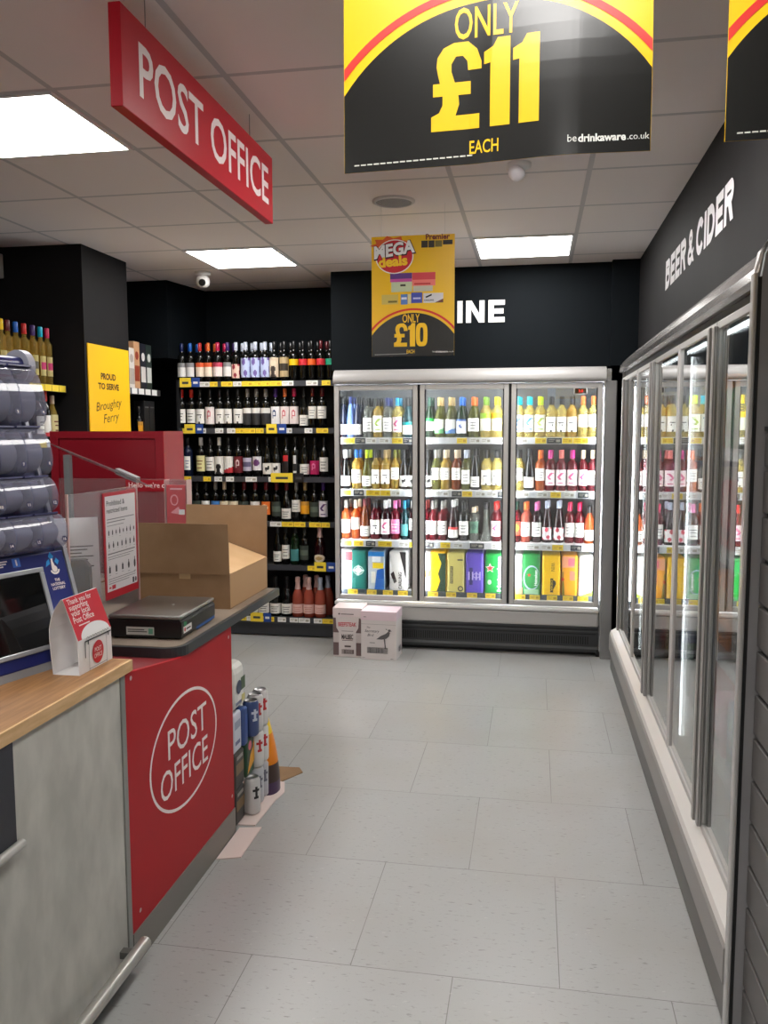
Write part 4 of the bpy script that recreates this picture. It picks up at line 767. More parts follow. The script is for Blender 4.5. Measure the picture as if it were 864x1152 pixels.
m.rect(.03, .172, .083, .0865, LN).rect(.03, .034, .04, .083, LN).rect(.05, .052, .0, .083, col(150, 150, 152)).rect(.145, .147, .0, .083, col(150, 150, 152)).rect(.05, .147, .004, .006, col(150, 150, 152))
for i in range(9): m.ring(.045+i*.0135, .09, .006, .006, .001, LN, .0003, 10, 0, PI)
m.rect(.045, .05, .074, .083, LN).rect(.155, .16, .074, .083, LN).disc(.098, .042, .030, .032, col(196, 26, 40), .0003).text('POST', .098, .05, .036, .012, LG, .0006).text('OFFICE', .098, .033, .044, .012, LG, .0006)
Mv = placed(FACE_POS_X, (.0428, 0, .0)); m.build('printed_front', r, M=Mv)

# ------------------------------------------------------------------ lottery stand
lot = empty('lottery_stand', (-1.262, 2.212, .918)); tag(lot, 'navy lottery ticket stand with clear scratchcard bins and a dark screen', 'ticket stand')
lean = math.radians(17); ex = Vector((.2879, .95767, 0)).normalized(); n0 = Vector((ex.y, -ex.x, 0)); ey = Vector((0, 0, math.cos(lean)))-n0*math.sin(lean); ez = ex.cross(ey)
LM = Matrix.Identity(4)
for i, a in enumerate((ex, ey, ez)): LM.col[i] = (*(a*(.945 if i == 1 else 1)), 0)
LM.translation = (0, 0, .02)
NAVY = mat((28, 38, 112), .35); SIL = mat((176, 178, 184), .3, .4)
MB().box(-.62, -.012, .0, .32, -.05, 0, NAVY, .004).box(-.62, -.012, .32, .93, -.06, -.03, mat((44, 50, 96), .5)).build('body', lot, M=LM)
for x in (-.010, -.634): MB().prism([(.0, -.05), (.0, .002), (.33, .002), (.36, -.02), (.92, -.02), (.95, -.05), (.95, -.12), (.33, -.2), (.06, -.12)], 'x', x, x+.012, SIL).build('side_panel', lot, M=LM)
b = MB().box(-.62, -.0, -.03, .02, -.018, -.002, mat((150, 152, 156), .4), .003); b.build('base_strip', lot, M=LM)
MB().box(-.5, -.05, -.14, -.1, -.08, .012, SIL).xf(lambda v: (ex*v.x)+(n0*v.y)+Vector((0, 0, max(v.z+.08, 0)))).build('foot', lot)
m = MB(); x0, x1, y0, y1 = -.36, -.10, .036, .278
for q in ((x0, x1, y0, y0+.014), (x0, x1, y1-.014, y1), (x0, x0+.014, y0+.014, y1-.014), (x1-.014, x1, y0+.014, y1-.014)): m.box(q[0], q[1], q[2], q[3], .0, .008, SIL, .002)
sc = m.build('screen_bezel', lot, M=LM)
MB().box(x0+.014, x1-.014, y0+.014, y1-.014, 0, .004, mat((14, 15, 16), .04, 0, .6)).build('screen', sc)
m = MB(); m.fixn = False; BLU = col(40, 150, 220)
def dia(cx, cy_, a, b2): m.flat([(cx-a, cy_), (cx, cy_-b2), (cx+a, cy_), (cx, cy_+b2)], BLU)
dia(-.06, .305, .009, .014); dia(-.043, .288, .008, .011); m.flat([(-.085, .275), (-.068, .283), (-.068, .298), (-.078, .292)], BLU)
m.ring(-.056, .263, .016, .014, .006, LG, .0003, 24, PI, 2*PI).disc(-.056, .266, .009, .01, LG, .0003).flat([(-.066, .268), (-.060, .268), (-.056, .298), (-.062, .298)], LG, .0004).flat([(-.058, .27), (-.052, .27), (-.058, .292), (-.064, .29)], LG, .0005)
for i, st in enumerate(('THE', 'NATIONAL', 'LOTTERY')): m.text(st, -.057, .232-i*.0125, (.018, .05, .045)[i], .009, LG, .0003, bold=.03)
m.ring(-.305, .303, .009, .01, .003, LG).rect(-.285, -.205, .309, .313, LG).rect(-.285, -.21, .302, .306, LG).rect(-.28, -.22, .295, .299, LG).rect(-.19, -.165, .29, .316, col(60, 110, 200)).rect(-.18, -.175, .294, .312, LG, .0003)
m.build('printed_panel', lot, M=LM @ Matrix.Translation((0, 0, .0006)))
CLEAR = glass((.84, .85, .9), 1, .24, (186, 188, 210)); CARD = mat((84, 86, 110), .5)
for y0, y1, xr, nrow in ((.325, .43, -.015, (16, 15, 14, 13)), (.437, .545, -.016, (12, 11, 10, 9)), (.552, .70, .0, (8, 7, 6, 5)), (.707, .895, .025, (4, 3, 2, 1))):
    for i in range(4):
        xb = xr-.022-i*.088; xa = xb-.084; h = y1-y0; N_ = 12
        prof = [(.0, y0)]+[(.012+.058*math.sin(PI*(k/N_))**.6, y0+h*(.5-.5*math.cos(PI*k/N_))) for k in range(N_+1)]+[(.0, y1)]
        b = MB(); n = len(prof)
        b.add([(xa, y, z) for z, y in prof]+[(xb, y, z) for z, y in prof], [(k, k+1, n+k+1, n+k) for k in range(n-1)], CLEAR, True).add([(xa, y, z) for z, y in prof], [list(range(n))], CLEAR).add([(xb, y, z) for z, y in prof], [list(range(n))], CLEAR)
        cb_ = b.build('card_bin', lot, M=LM)
        b = MB()
        for k in range(3): b.add([(x, y0+h*.5-(.36-.05*k)*h*math.cos(PI*t/8), -.012+(.060-k*.014)*math.sin(PI*t/8)) for t in range(9) for x in (xa+.014, xb-.014)], [(2*t, 2*t+1, 2*t+3, 2*t+2) for t in range(8)], CARD if k else mat((120, 122, 142), .5), True)
        b.build('scratchcard_roll', cb_)
        m = MB(); m.fixn = False; m.disc(xb-.024, y0+h*.16, .009, .009, col(34, 34, 78), .0745).text(str(nrow[i]), xb-.024, y0+h*.16, None, .009, LG, .0748, bold=.02); m.build('number_sticker', cb_)
        m = MB().box(xa+.002, xb-.002, y1-.004, y1+.001, .0, .05, mat((60, 60, 104), .4)).build('divider_strip', cb_)
b = MB().tube([(x, .915, -.005) for x in (-.34, .0)], .028, mat((40, 46, 110), .3), 16); b.build('roller', lot, M=LM)
b = MB().prism([(.912+.055*math.cos(a*PI/12), -.015+.058*math.sin(a*PI/12)) for a in range(24)], 'x', .0, .025, mat((176, 178, 192), .4)); b.build('roller_end', lot, M=LM)

# ------------------------------------------------------------------ screens and kit on the desk
ACR = glass((.96, .97, .98), 1, .05, (225, 220, 222), .3); ACE = mat((214, 176, 172), .3)
r = empty('acrylic_screen', (-1.465, 2.69, .862)); tag(r, 'clear acrylic screen beside the scale carrying the red bordered notice', 'screen')
MB().box(-.0025, .0025, -.235, .235, .012, .505, ACR).build('sheet', r); MB().box(-.003, .003, -.243, -.235, .0, .508, ACE).build('polished_edge', r); MB().box(-.003, .003, .235, .241, .0, .508, ACE).build('polished_edge', r)
MB().box(-.03, .018, -.2, -.17, 0, .012, mat((190, 190, 190), .3)).box(-.03, .018, .17, .2, 0, .012, mat((190, 190, 190), .3)).build('foot', r)
r = empty('notice', (-1.458, 2.785, 1.17)); tag(r, 'white notice with a red border reading Prohibited & restricted items', 'notice')
MB().box(-.0015, .0015, -.122, .122, -.187, .187, mat((190, 34, 50), .4)).build('card', r)
m = MB(); m.fixn = False; m.rect(-.110, .112, -.16, .175, mat((228, 224, 226), .4))
m.text('Prohibited &', -.035, .15, .13, None, INK, .0004, bold=.01).text('restricted items', -.025, .124, .152, None, INK, .0004, bold=.01)
random.seed(9)
for yy, n, w in ((.045, 8, .012), (.0, 7, .014), (-.085, 5, .02)):
    for i in range(n):
        cx = -.09+i*(.185/(n-1)); a = random.random(); hh = w*(.9+a*.8)
        (m.disc(cx, yy, w*.36, hh*.5, INK, .0004, 10) if a > .5 else m.rect(cx-w*.3, cx+w*.3, yy-hh*.5, yy+hh*.5, INK, .0004)); m.rect(cx-w*.12, cx+w*.12, yy+hh*.4, yy+hh*.75, INK, .0004).rect(cx-w*.4, cx+w*.4, yy-hh*.9, yy-hh*.82, col(150, 148, 150), .0004)
for yy, a, b2, t in ((.092, -.1, .1, .003), (.082, -.1, .03, .003), (.07, -.1, .02, .002), (-.03, -.1, .1, .004), (-.04, -.1, .09, .002), (-.048, -.1, .06, .002), (-.118, -.1, .1, .002), (-.126, -.1, .1, .002), (-.134, -.1, .05, .002)): m.rect(a, b2, yy, yy+t, col(130, 126, 130), .0004)
m.rect(-.098, -.084, -.15, -.144, col(196, 40, 56), .0004).rect(-.078, -.052, -.154, -.140, col(196, 40, 56), .0004).rect(.075, .088, -.156, -.136, INK, .0004).disc(.1, -.146, .007, .009, col(90, 80, 84), .0004)
m.build('printed_sheet', r, M=placed(FACE_POS_X, (.0018, 0, 0)))
r = empty('acrylic_screen', (-1.95, 3.735, .862)); tag(r, 'clear acrylic screen with a red Hello sign band facing the shop', 'screen')
MB().box(-.32, .362, -.0025, .0025, .0, .482, ACR).build('sheet', r)
MB().box(.03, .36, -.004, -.0026, .424, .478, mat((150, 24, 36), .35)).build('red_band', r)
MB().text("Hello we're open", .163, .45, .234, None, LG, bold=.004).build('lettering', r, M=placed(FACE_NEG_Y, (0, -.0046, 0)))
MB().box(-.3, -.24, -.03, .03, 0, .006, ACE).box(.25, .31, -.03, .03, 0, .006, ACE).build('foot', r)
r = empty('leaflet_holder', (-1.642, 3.70, 1.12)); tag(r, 'small clear leaflet holder with red leaflets on the far acrylic screen', 'leaflet holder')
MB().box(-.054, .054, -.026, -.024, 0, .222, ACR).box(-.054, .054, .027, .029, 0, .222, ACR).box(-.056, -.054, -.026, .029, 0, .225, ACE).box(.054, .056, -.026, .029, 0, .225, ACE).box(-.054, .054, -.024, .027, 0, .003, ACR).build('pocket', r)
m = MB().box(-.048, .045, -.02, .01, .004, .2, mat((200, 26, 46), .4)); m.build('leaflets', r)
m = MB(); m.fixn = False; m.ring(-.01, .13, .02, .026, .006, col(240, 150, 160)).rect(-.03, .03, .178, .186, col(240, 180, 186)).flat([(-.03, .07), (.01, .1), (.03, .06)], col(240, 150, 160)).rect(.012, .04, .062, .086, WHITE, .0003); m.build('printed_front', r, M=placed(FACE_NEG_Y, (0, -.0205, 0)))
r = empty('sloped_acrylic_guard', (-1.94, 3.56, .862)); tag(r, 'sloped clear acrylic guard on a grey bracket in front of the red cabinet', 'screen')
MB().add([(-.22, -.1, .66), (.20, -.1, .50), (.20, .1, .44), (-.22, .1, .60)]+[(-.22, -.1, .664), (.20, -.1, .504), (.20, .1, .444), (-.22, .1, .604)], [(0, 1, 2, 3), (7, 6, 5, 4), (0, 4, 5, 1), (1, 5, 6, 2), (2, 6, 7, 3), (3, 7, 4, 0)], ACR).build('sheet', r)
MB().box(-.19, -.16, -.012, .012, 0, .60, mat((110, 112, 114), .4)).box(-.24, -.11, -.05, .05, .0, .012, mat((110, 112, 114), .4)).prism([(.07, .515), (.17, .475), (.17, .5), (.07, .54)], 'y', -.02, .02, mat((120, 120, 122), .4)).build('bracket', r)
r = empty('label_printer', (-1.86, 3.0, .862)); tag(r, 'black label printer with a paper feed behind the acrylic screen', 'printer')
MB().box(-.12, .11, -.14, .14, .0, .30, mat((34, 35, 36), .4), .02).build('body', r)
MB().box(-.03, .1, -.144, -.139, .16, .28, mat((74, 78, 84), .4), .004).box(-.02, .09, -.147, -.143, .21, .25, mat((150, 154, 160), .2)).build('window', r)
r = empty('paper_form', (-1.60, 2.76, .862), .6); tag(r, 'white printed form propped upright behind the acrylic screen', 'paper')
MB().prism([(-.06, 0), (-.0585, .0), (.0035, .40), (.002, .40)], 'x', -.09, .06, WHITE).build('sheet', r)
m = MB(); m.fixn = False
for i in range(7): m.rect(-.08, .04-.02*(i % 3), .30-.012*i, .304-.012*i, INK)
m.build('printed_lines', r, M=Matrix(((1, 0, 0, 0), (0, .156, -.988, -.0615), (0, .988, .156, 0), (0, 0, 0, 1))))
r = empty('card_terminal', (-1.53, 2.60, .862), .3); tag(r, 'dark card payment terminal standing behind the red bordered notice', 'card terminal')
MB().prism([(-.045, 0), (.045, 0), (.05, .02), (.03, .09), (.05, .14), (.048, .25), (.03, .275), (-.03, .275), (-.048, .25), (-.05, .14), (-.03, .09), (-.05, .02)], 'y', -.02, .02, mat((46, 42, 42), .4)).build('body', r)
MB().box(-.035, .035, -.023, -.02, .18, .25, mat((70, 74, 78), .1)).build('display', r)
b = MB()
for i in range(3):
    for j in range(3): b.box(-.03+i*.022, -.014+i*.022, -.024, -.02, .11+j*.02, .124+j*.02, mat((120, 118, 116), .5))
b.build('keypad', r)

# red cabinet behind the desk
r = empty('red_cabinet', (-2.105, 3.9, 0)); tag(r, 'tall red cabinet with a recessed panel behind the service desk', 'cabinet')
RD = mat((124, 13, 28), .4); b = MB()
b.box(-.305, .305, .012, .235, 0, 1.57, RD, .003)
for q in ((-.305, -.262, 0, 1.57), (.262, .305, 0, 1.57), (-.262, .262, 1.535, 1.57), (-.262, .262, 0, .06)): b.box(q[0], q[1], 0, .012, q[2], q[3], RD)
b.build('carcass', r); MB().box(-.258, .258, .006, .0119, .064, 1.531, mat((116, 12, 26), .35)).build('recessed_panel', r)
MB().box(.305, .3065, .0, .235, 0, 1.57, mat((176, 36, 46), .4)).build('side_panel', r)  # same cabinet red made lighter: the light on this side is in the colour
MB().box(.235, .26, .0005, .006, .8, .83, STEELD).build('lock', r)

# ------------------------------------------------------------------ hanging red sign
r = empty('hanging_sign', (-1.0, 2.59, CEIL)); tag(r, 'long red sign with white capital letters hanging from the ceiling', 'sign')
MB().box(-.032, 0, -.6, .6, -.331, -.088, mat((186, 14, 38), .35, 0, .25), .002).build('board', r)
m = MB(); m.fixn = False; m.text('POST OFFICE', .02, -.2075, 1.055, .136, mat((240, 226, 226), .4), bold=.012); m.build('lettering', r, M=placed(FACE_POS_X, (.0006, 0, 0)))
for y in (-.43, .39): MB().tube([(-.016, y, -.09), (-.016, y, 0)], .0015, mat((150, 150, 150), .4), 6).build('wire', r)

# yellow board on the column
r = empty('yellow_board', (-2.698, 5.067, 1.65)); tag(r, 'yellow board on the dark column reading PROUD TO SERVE Broughty Ferry', 'sign')
MB().box(0, .006, -.265, .262, -.75, .457, mat((246, 190, 8), .5)).build('board', r)
m = MB(); m.fixn = False; BR_ = col(70, 40, 14)
def bt(st, a, b2, bold, shear=0, rot=0):
    p, q = at(*a, X=-2.694), at(*b2, X=-2.694)
    m.text(st, (p.y+q.y)/2-5.067, (p.z+q.z)/2-1.65, abs(p.y-q.y), abs(p.z-q.z)*.95, BR_, 0, bold, shear, rot)
bt('PROUD', (113, 419), (130, 429), .04); bt('TO SERVE', (110, 430), (133.5, 440), .04)
bt('Broughty', (107.5, 449), (137, 464), .0, .25, .12); bt('Ferry', (116, 464), (134, 478), .0, .25, .12)
m.build('lettering', r, M=placed(FACE_POS_X, (.0064, 0, 0)))

# ------------------------------------------------------------------ hanging price posters
def dome(m, R, v0, w, c, z, vb=0.0, R2=None):
    n = 40; vs = []
    for i in range(n+1):
        u = -w/2+w*i/n; top = v0+math.sqrt(max(R*R-u*u, 0)); lo = vb if R2 is None else v0+math.sqrt(max(R2*R2-u*u, 0)); vs += [(u, lo, z), (u, top, z)]
    m.add(vs, [(2*i, 2*i+2, 2*i+3, 2*i+1) for i in range(n)], c)
GL_P = [(0, 0), (55, 0), (55, 16), (28, 16), (32, 28), (31, 38), (45, 38), (45, 52), (27, 52), (23, 64), (23, 72), (28, 80), (36, 80), (41, 74), (42, 64), (57, 64), (57, 72), (52, 86), (42, 95), (26, 95), (14, 90), (7, 80), (6, 70), (8, 60), (10, 52), (2, 52), (2, 38), (13, 38), (13, 28), (9, 20), (0, 16)]
GL_1 = [(7, 0), (29, 0), (29, 95), (15, 95), (10, 86), (0, 81), (0, 68), (7, 69)]
def price_(m, st, cx, cy_, c, z):
    k = .116/95; total = 57+3+29+3+(29 if st[2] == '1' else 48); x = cx-total*k/2
    def put(g, w):
        nonlocal x
        m.flat([(x+a*k, cy_+(b-47.5)*k) for a, b in g], c, z); x += (w+3)*k
    put(GL_P, 57); put(GL_1, 29)
    if st[2] == '1': put(GL_1, 29)
    else:
        sq = lambda a, rx, ry: (math.copysign(abs(math.cos(a))**.62, math.cos(a))*rx, math.copysign(abs(math.sin(a))**.62, math.sin(a))*ry); vs = []
        for i in range(33): a = 2*PI*i/32; p, q = sq(a, 24*k, 47.5*k), sq(a, 7*k, 30*k); vs += [(x+24*k+p[0], cy_+p[1], z), (x+24*k+q[0], cy_+q[1], z)]
        m.add(vs, [(2*i, 2*i+2, 2*i+3, 2*i+1) for i in range(32)], c)
def poster(loc, label, price, fold, art, zceil, curl=0.0):
    r = empty('hanging_poster', loc); tag(r, label, 'poster')
    w, h = .42, .594; R = .257; v0 = -.043; n = 28
    def sm(u): t = min(1, max(0, (u+.04)/.16)); return t*t*(3-2*t)
    def bend(v): u = v.x; return Vector((u, v.y, v.z+fold*(1-abs(u)/.21)+curl*(.12+.88*sm(u))*(1-math.erf((v.y-.22)/.09))))
    def put(m, name):
        m.fixn = False; o = m.build(name, r, M=FACE_NEG_Y); b = bmesh.new(); b.from_mesh(o.data)
        for ax, lo, hi, n in ((0, -.21, .21, 28), (1, 0, .594, 24)):
            for i in range(1, n):
                pc = [0, 0, 0]; pc[ax] = lo+(hi-lo)*i/n; pn = [0, 0, 0]; pn[ax] = 1
                bmesh.ops.bisect_plane(b, geom=b.verts[:]+b.edges[:]+b.faces[:], plane_co=pc, plane_no=pn)
        for v in b.verts: v.co = bend(v.co)
        b.to_mesh(o.data); b.free(); return o
    m = MB(); nu, nv = 28, 24; vs = [(-w/2+w*i/nu, h*j/nv, z) for z in (-.0005, 0) for j in range(nv+1) for i in range(nu+1)]; k0 = (nu+1)*(nv+1); fs = []
    for j in range(nv):
        for i in range(nu):
            a = j*(nu+1)+i; fs += [(a, a+1, a+nu+2, a+nu+1), (k0+a, k0+a+1, k0+a+nu+2, k0+a+nu+1)]
    m.add(vs, fs, YEL); put(m, 'sheet')
    m = MB(); dome(m, R, v0, w-.001, POSTBLK, .0006); dome(m, R+.023, v0, w-.001, POSTRED, .0006, R2=R+.0125); put(m, 'price_panel')
    m = MB(); m.text('ONLY', -.008, .187, .087, .042, YEL, .0012, bold=.012); price_(m, price, -.010, .105, YEL, .0012); m.text('EACH', -.010, .022, .04, .018, YEL, .0012, bold=.012)
    c = col(220, 220, 214); m.text('be', .108, .0205, .012, None, c, .0012).text('drinkaware', .147, .0198, .062, None, c, .0012, bold=.03).text('.co.uk', .194, .0196, .028, None, c, .0012)
    for i in range(18): m.rect(-.195+i*.0095, -.195+i*.0095+.0075, .0085+.00012*i, .0105+.00012*i, col(200, 200, 190), .0012)
    put(m, 'lettering')
    m = MB(); art(m); put(m, 'printed_pictures')
    for u in (-.16, .16): MB().tube([(u, 0, h-.01), (u, 0, zceil)], .0007, mat((200, 200, 200), .4), 5).build('thread', r)
    return r
def mega(m):
    k = .000545
    def X(x): return (x-435)*k
    def Yv(y): return (1115-y)*k
    OR = col(226, 96, 40); RDc = col(206, 30, 44); Z = .0012
    m.flat([(X(230)+ (150 if i % 2 else 110)*k*math.cos(i*PI/9)*1.3, Yv(105)+(85 if i % 2 else 60)*k*math.sin(i*PI/9)) for i in range(18)], OR, Z)
    m.disc(X(265), Yv(210), 178*k, 155*k, col(240, 236, 230), Z+.0002).disc(X(265), Yv(210), 168*k, 146*k, RDc, Z+.0004)
    m.text('MEGA', X(262), Yv(150), 400*k, 135*k, col(60, 20, 26), Z+.0006, bold=.075, shear=.12, rot=.13).text('MEGA', X(258), Yv(146), 385*k, 118*k, col(236, 236, 236), Z+.0008, bold=.04, shear=.12, rot=.13)
    m.text('deals', X(250), Yv(252), 275*k, 95*k, col(250, 206, 30), Z+.0008, bold=.045, rot=.06)
    m.text('Premier', X(665), Yv(45), 220*k, None, col(110, 20, 26), Z, bold=.03)
    for x0, x1, y0, y1, cc in ((515, 575, 78, 140, (40, 34, 20)), (580, 635, 78, 140, (40, 34, 20)), (640, 705, 80, 136, (120, 106, 30)), (712, 800, 78, 118, (40, 34, 20)), (225, 430, 360, 440, (92, 50, 130)), (235, 430, 440, 530, (196, 206, 170)), (432, 645, 360, 425, (214, 60, 70)), (432, 645, 425, 480, (236, 120, 110)), (440, 620, 480, 530, (190, 190, 170)), (145, 300, 552, 640, (206, 182, 90)), (325, 388, 552, 645, (90, 130, 196)), (392, 420, 552, 640, (220, 214, 160)), (422, 525, 540, 635, (62, 74, 170)), (535, 718, 548, 635, (214, 212, 214))):
        m.rect(X(x0), X(x1), Yv(y1), Yv(y0), col(*cc), Z)
    m.rect(X(225), X(430), Yv(440), Yv(412), col(196, 80, 160), Z+.0002).rect(X(205), X(290), Yv(625), Yv(608), col(110, 96, 30), Z+.0002).flat([(X(553), Yv(580)), (X(612), Yv(555)), (X(612), Yv(570)), (X(560), Yv(592))], BLACK, Z+.0002).text('CARLING', X(585), Yv(612), 90*k, 14*k, BLACK, Z+.0002, bold=.03).flat([(X(640), Yv(635)), (X(718), Yv(600)), (X(718), Yv(635))], col(110, 60, 40), Z+.0002)
    m.rect(X(320), X(370), Yv(480), Yv(462), col(60, 60, 50), Z+.0002).rect(X(450), X(600), Yv(470), Yv(455), col(200, 50, 50), Z+.0002).rect(X(330), X(380), Yv(600), Yv(580), col(220, 226, 240), Z+.0002).rect(X(440), X(510), Yv(600), Yv(585), col(190, 190, 230), Z+.0002)
def sec(m): mega(m)
poster((-.065, 1.225, 1.938), 'big yellow and black hanging poster reading ONLY £11 EACH', '£11', .012, mega, .755, .0135)
poster((.452, 1.22, 1.951), 'yellow and black hanging poster cut off by the right edge of the photo', '£11', .004, mega, .740)
poster((-.614, 4.27, 1.946), 'yellow hanging poster reading ONLY £10, in front of the WINE lettering', '£10', .006, mega, .745)

# ------------------------------------------------------------------ spirits by the left wall
sp = empty('wall_shelf', (-3.05, 4.2, 0)); tag(sp, 'dark wall shelving of spirits left of the yellow board', 'shelving')
MB().box(-.27, -.25, -.7, .545, .05, 2.1, RB).build('back_panel', sp)
MB().box(-.25, .24, .52, .545, .02, 1.3, RB).build('side_panel', sp)
for z in (1.84, 1.51):
    s = MB().box(-.25, .228, -.7, .545, z-.025, z, RS).box(.228, .24, -.7, .545, z-.035, z+.006, RS).build('shelf', sp)
    y = -.66
    while y < .47: MB().box(.24, .2415, y, y+.07, z-.034, z+.004, TKY if z > 1.8 or (y*10) % 2 < 1 else TKW).build('price_ticket', s); y += .075
for n, (px, liq, cap, lab) in enumerate([(2, 'yellowgold', 'yellow', 'slimprint'), (9.5, 'yellowgold', 'maroon', 'slimprint'), (18.5, 'yellowgold', 'blue', 'slimprint'), (28, 'yellowgold', 'red', 'slimprint'), (37.5, 'yellowgold', 'purple', 'slimprint'), (46, 'yellowgold', 'cyan', 'slimpink'), (53.5, 'yellowgold', 'crimson', 'slimpink')]):
    p = at(px, 400, X=-2.875)
    bottle('spirit_bottle', (-2.875, p.y, 1.84), 't', liq, cap, lab, 'slim gold spirit bottle with %s cap, %s from left on top wall shelf' % (cap, ORD[n]), 'slim bottles on the spirits shelf', 1.14, PI/2, 'spirit bottle')
for n, (px, shape, liq, cap, lab, d) in enumerate([(42, 'b', 'wine', 'black', 'white', 'dark red'), (50, 'b', 'dark', 'red', 'redfoot', 'black'), (58, 'w', 'gold', 'cream', 'yellowish', 'gold')]):
    p = at(px, 440, X=-2.88)
    bottle('spirit_bottle', (-2.88, p.y, 1.51), shape, liq, cap, lab, '%s spirit bottle with %s cap on the wall shelf above the red cabinet' % (d, cap), 'bottles on the lower spirits shelf', 1, PI/2, 'spirit bottle').scale = (.8, .8, 1)

gs = empty('wall_shelf', (-3.0, 5.66, 0)); tag(gs, 'short dark wall shelving of gift cartons right of the yellow board', 'shelving')
MB().box(-.27, -.25, -.29, .29, .05, 2.1, RB).build('back_panel', gs)
for z in (1.868, 1.50):
    s = MB().box(-.25, .228, -.29, .29, z-.025, z, RS).box(.228, .24, -.29, .29, z-.038, z+.004, mat((60, 62, 66), .4)).build('shelf', gs)
    for i in range(5): MB().box(.24, .2415, -.27+i*.105, -.19+i*.105, z-.037, z+.003, TKW).build('price_ticket', s)
for n, (px, h, rgb, rgb2, nm) in enumerate([(148, .285, (226, 220, 212), (180, 170, 160), 'white'), (154, .335, (206, 160, 120), (150, 60, 40), 'tan and brown'), (161, .33, (30, 34, 46), (226, 222, 220), 'black and white'), (167.5, .33, (36, 50, 46), (210, 214, 210), 'dark green')]):
    p = at(px, 430, X=-2.80)
    r = empty('gift_carton', (-2.84, p.y, 1.868), PI/2); tag(r, 'tall %s spirits gift carton on the shelf beside the yellow board' % nm, 'carton', 'gift cartons on the wall shelf')
    MB().box(-.044, .044, -.045, .045, 0, h, mat(rgb, .45), .002).build('carton', r)
    m = MB(); m.fixn = False; m.rect(-.036, .036, -.11, .0, mat(rgb2, .45)).disc(0, .07, .026, .03, mat(rgb2, .45)); m.build('printed_front', r, M=placed(FACE_NEG_Y, (0, -.0456, h/2)))
p = at(156, 470, X=-2.83)
bottle('spirit_bottle', (-2.83, p.y, 1.50), 'w', 'dark', 'black', 'amberlab', 'dark whisky bottle with tan label below the gift cartons', None, .9, PI/2, 'spirit bottle').scale = (.75, .75, .9)
for n, px in enumerate((164, 170)):
    p = at(px, 470, X=-2.80); r = empty('gift_carton', (-2.83, p.y, 1.50), PI/2); tag(r, 'plain black gift carton on the lower shelf, %s of two' % ('left' if n == 0 else 'right'), 'carton', 'black gift cartons')
    MB().box(-.04, .04, -.04, .04, 0, .29, mat((24, 24, 26), .4), .002).build('carton', r)
    m = MB(); m.fixn = False; m.rect(-.03, .03, .0, .008, col(110, 110, 110)); m.build('printed_front', r, M=placed(FACE_NEG_Y, (0, -.0406, .24)))

# ------------------------------------------------------------------ beer and goods stacked behind the red desk
G = 'goods stacked at the end of the red desk'
r = empty('cardboard_sheet', (-1.18, 3.0, 0)); tag(r, 'flattened pink white cardboard sheet on the floor at the desk end', 'cardboard')
PW = mat((224, 206, 200), .6)
MB().prism([(.05, -.2), (.135, -.17), (.135, .07), (.05, .05)], 'z', .0005, .004, PW).build('sheet', r)
r = empty('cardboard_sheet', (-1.2, 3.3, 0)); tag(r, 'flattened white cardboard sheet on the floor under the stacked beer', 'cardboard')
MB().prism([(-.22, -.25), (.125, -.22), (.135, .02), (.15, .1), (.12, .2), (-.2, .24)], 'z', .0005, .005, PW).build('sheet', r)
r = empty('cardboard_sheet', (-1.06, 3.6, 0)); tag(r, 'brown scrap of cardboard on the floor beyond the stacked beer', 'cardboard')
MB().prism([(-.2, -.04), (-.04, -.1), (.03, .02), (.0, .07), (-.18, .06)], 'z', .0005, .0045, CB).build('sheet', r)
def sbox(name, x1, y0, y1, z0, z1, w, rgb, art, label, cat, bev=.012):
    r = empty(name, (x1-w/2, (y0+y1)/2, z0)); tag(r, label, cat, G)
    MB().box(-w/2, w/2, -(y1-y0)/2, (y1-y0)/2, 0, z1-z0, mat(rgb, .45), bev, 3).build('wrapping', r)
    m = MB(); m.fixn = False; art(m, y1-y0, z1-z0); m.build('printed_side', r, M=placed(FACE_POS_X, (w/2+.0006, 0, (z1-z0)/2)))
    return r
def a1(m, w, h): m.disc(-w*.1, .0, w*.2, h*.14, col(60, 70, 96)).rect(w*.05, w*.4, -h*.1, h*.16, col(70, 90, 60)).rect(-w*.4, w*.1, -h*.34, -h*.28, col(120, 126, 150)).rect(w*.08, w*.36, -h*.34, -h*.2, col(206, 196, 120), .0002)
def a2(m, w, h): m.rect(-w*.4, w*.3, h*.1, h*.3, col(150, 160, 180)).rect(-w*.35, w*.25, -h*.3, -h*.2, col(90, 100, 140))
def a3(m, w, h): m.rect(-w*.3, w*.3, -h*.3, h*.3, col(60, 90, 160))
def a4(m, w, h): m.flat([(-w*.45, -h*.4), (w*.45, -h*.2), (w*.45, h*.35), (.0, h*.1)], col(226, 160, 20)).disc(-w*.1, h*.3, w*.2, h*.12, col(226, 110, 130), .0003).flat([(-w*.45, -h*.1), (w*.3, h*.2), (w*.3, h*.26), (-w*.45, -.0)], col(40, 40, 30), .0003)
def a5(m, w, h): m.rect(-w*.4, w*.4, -h*.1, h*.2, col(120, 96, 60)).rect(-w*.3, w*.3, h*.3, h*.4, col(150, 146, 140))
sbox('beer_pack', -1.14, 3.04, 3.15, .006, .15, .22, (44, 42, 40), a5, 'black beer pack at the foot of the stack, nearest the red desk', 'beer pack')
sbox('beer_pack', -1.14, 3.04, 3.15, .151, .30, .22, (58, 52, 46), a5, 'dark brown beer pack second from the floor in the stack by the desk', 'beer pack')
sbox('paper_towel_pack', -1.142, 3.04, 3.13, .301, .462, .2, (206, 210, 220), a2, 'white and blue wrapped pack under the white bag on the stack', 'pack')
sbox('paper_towel_pack', -1.138, 3.04, 3.18, .463, .66, .18, (226, 226, 220), a1, 'white wrapped pack on top of the stack behind the red desk', 'pack', .04)
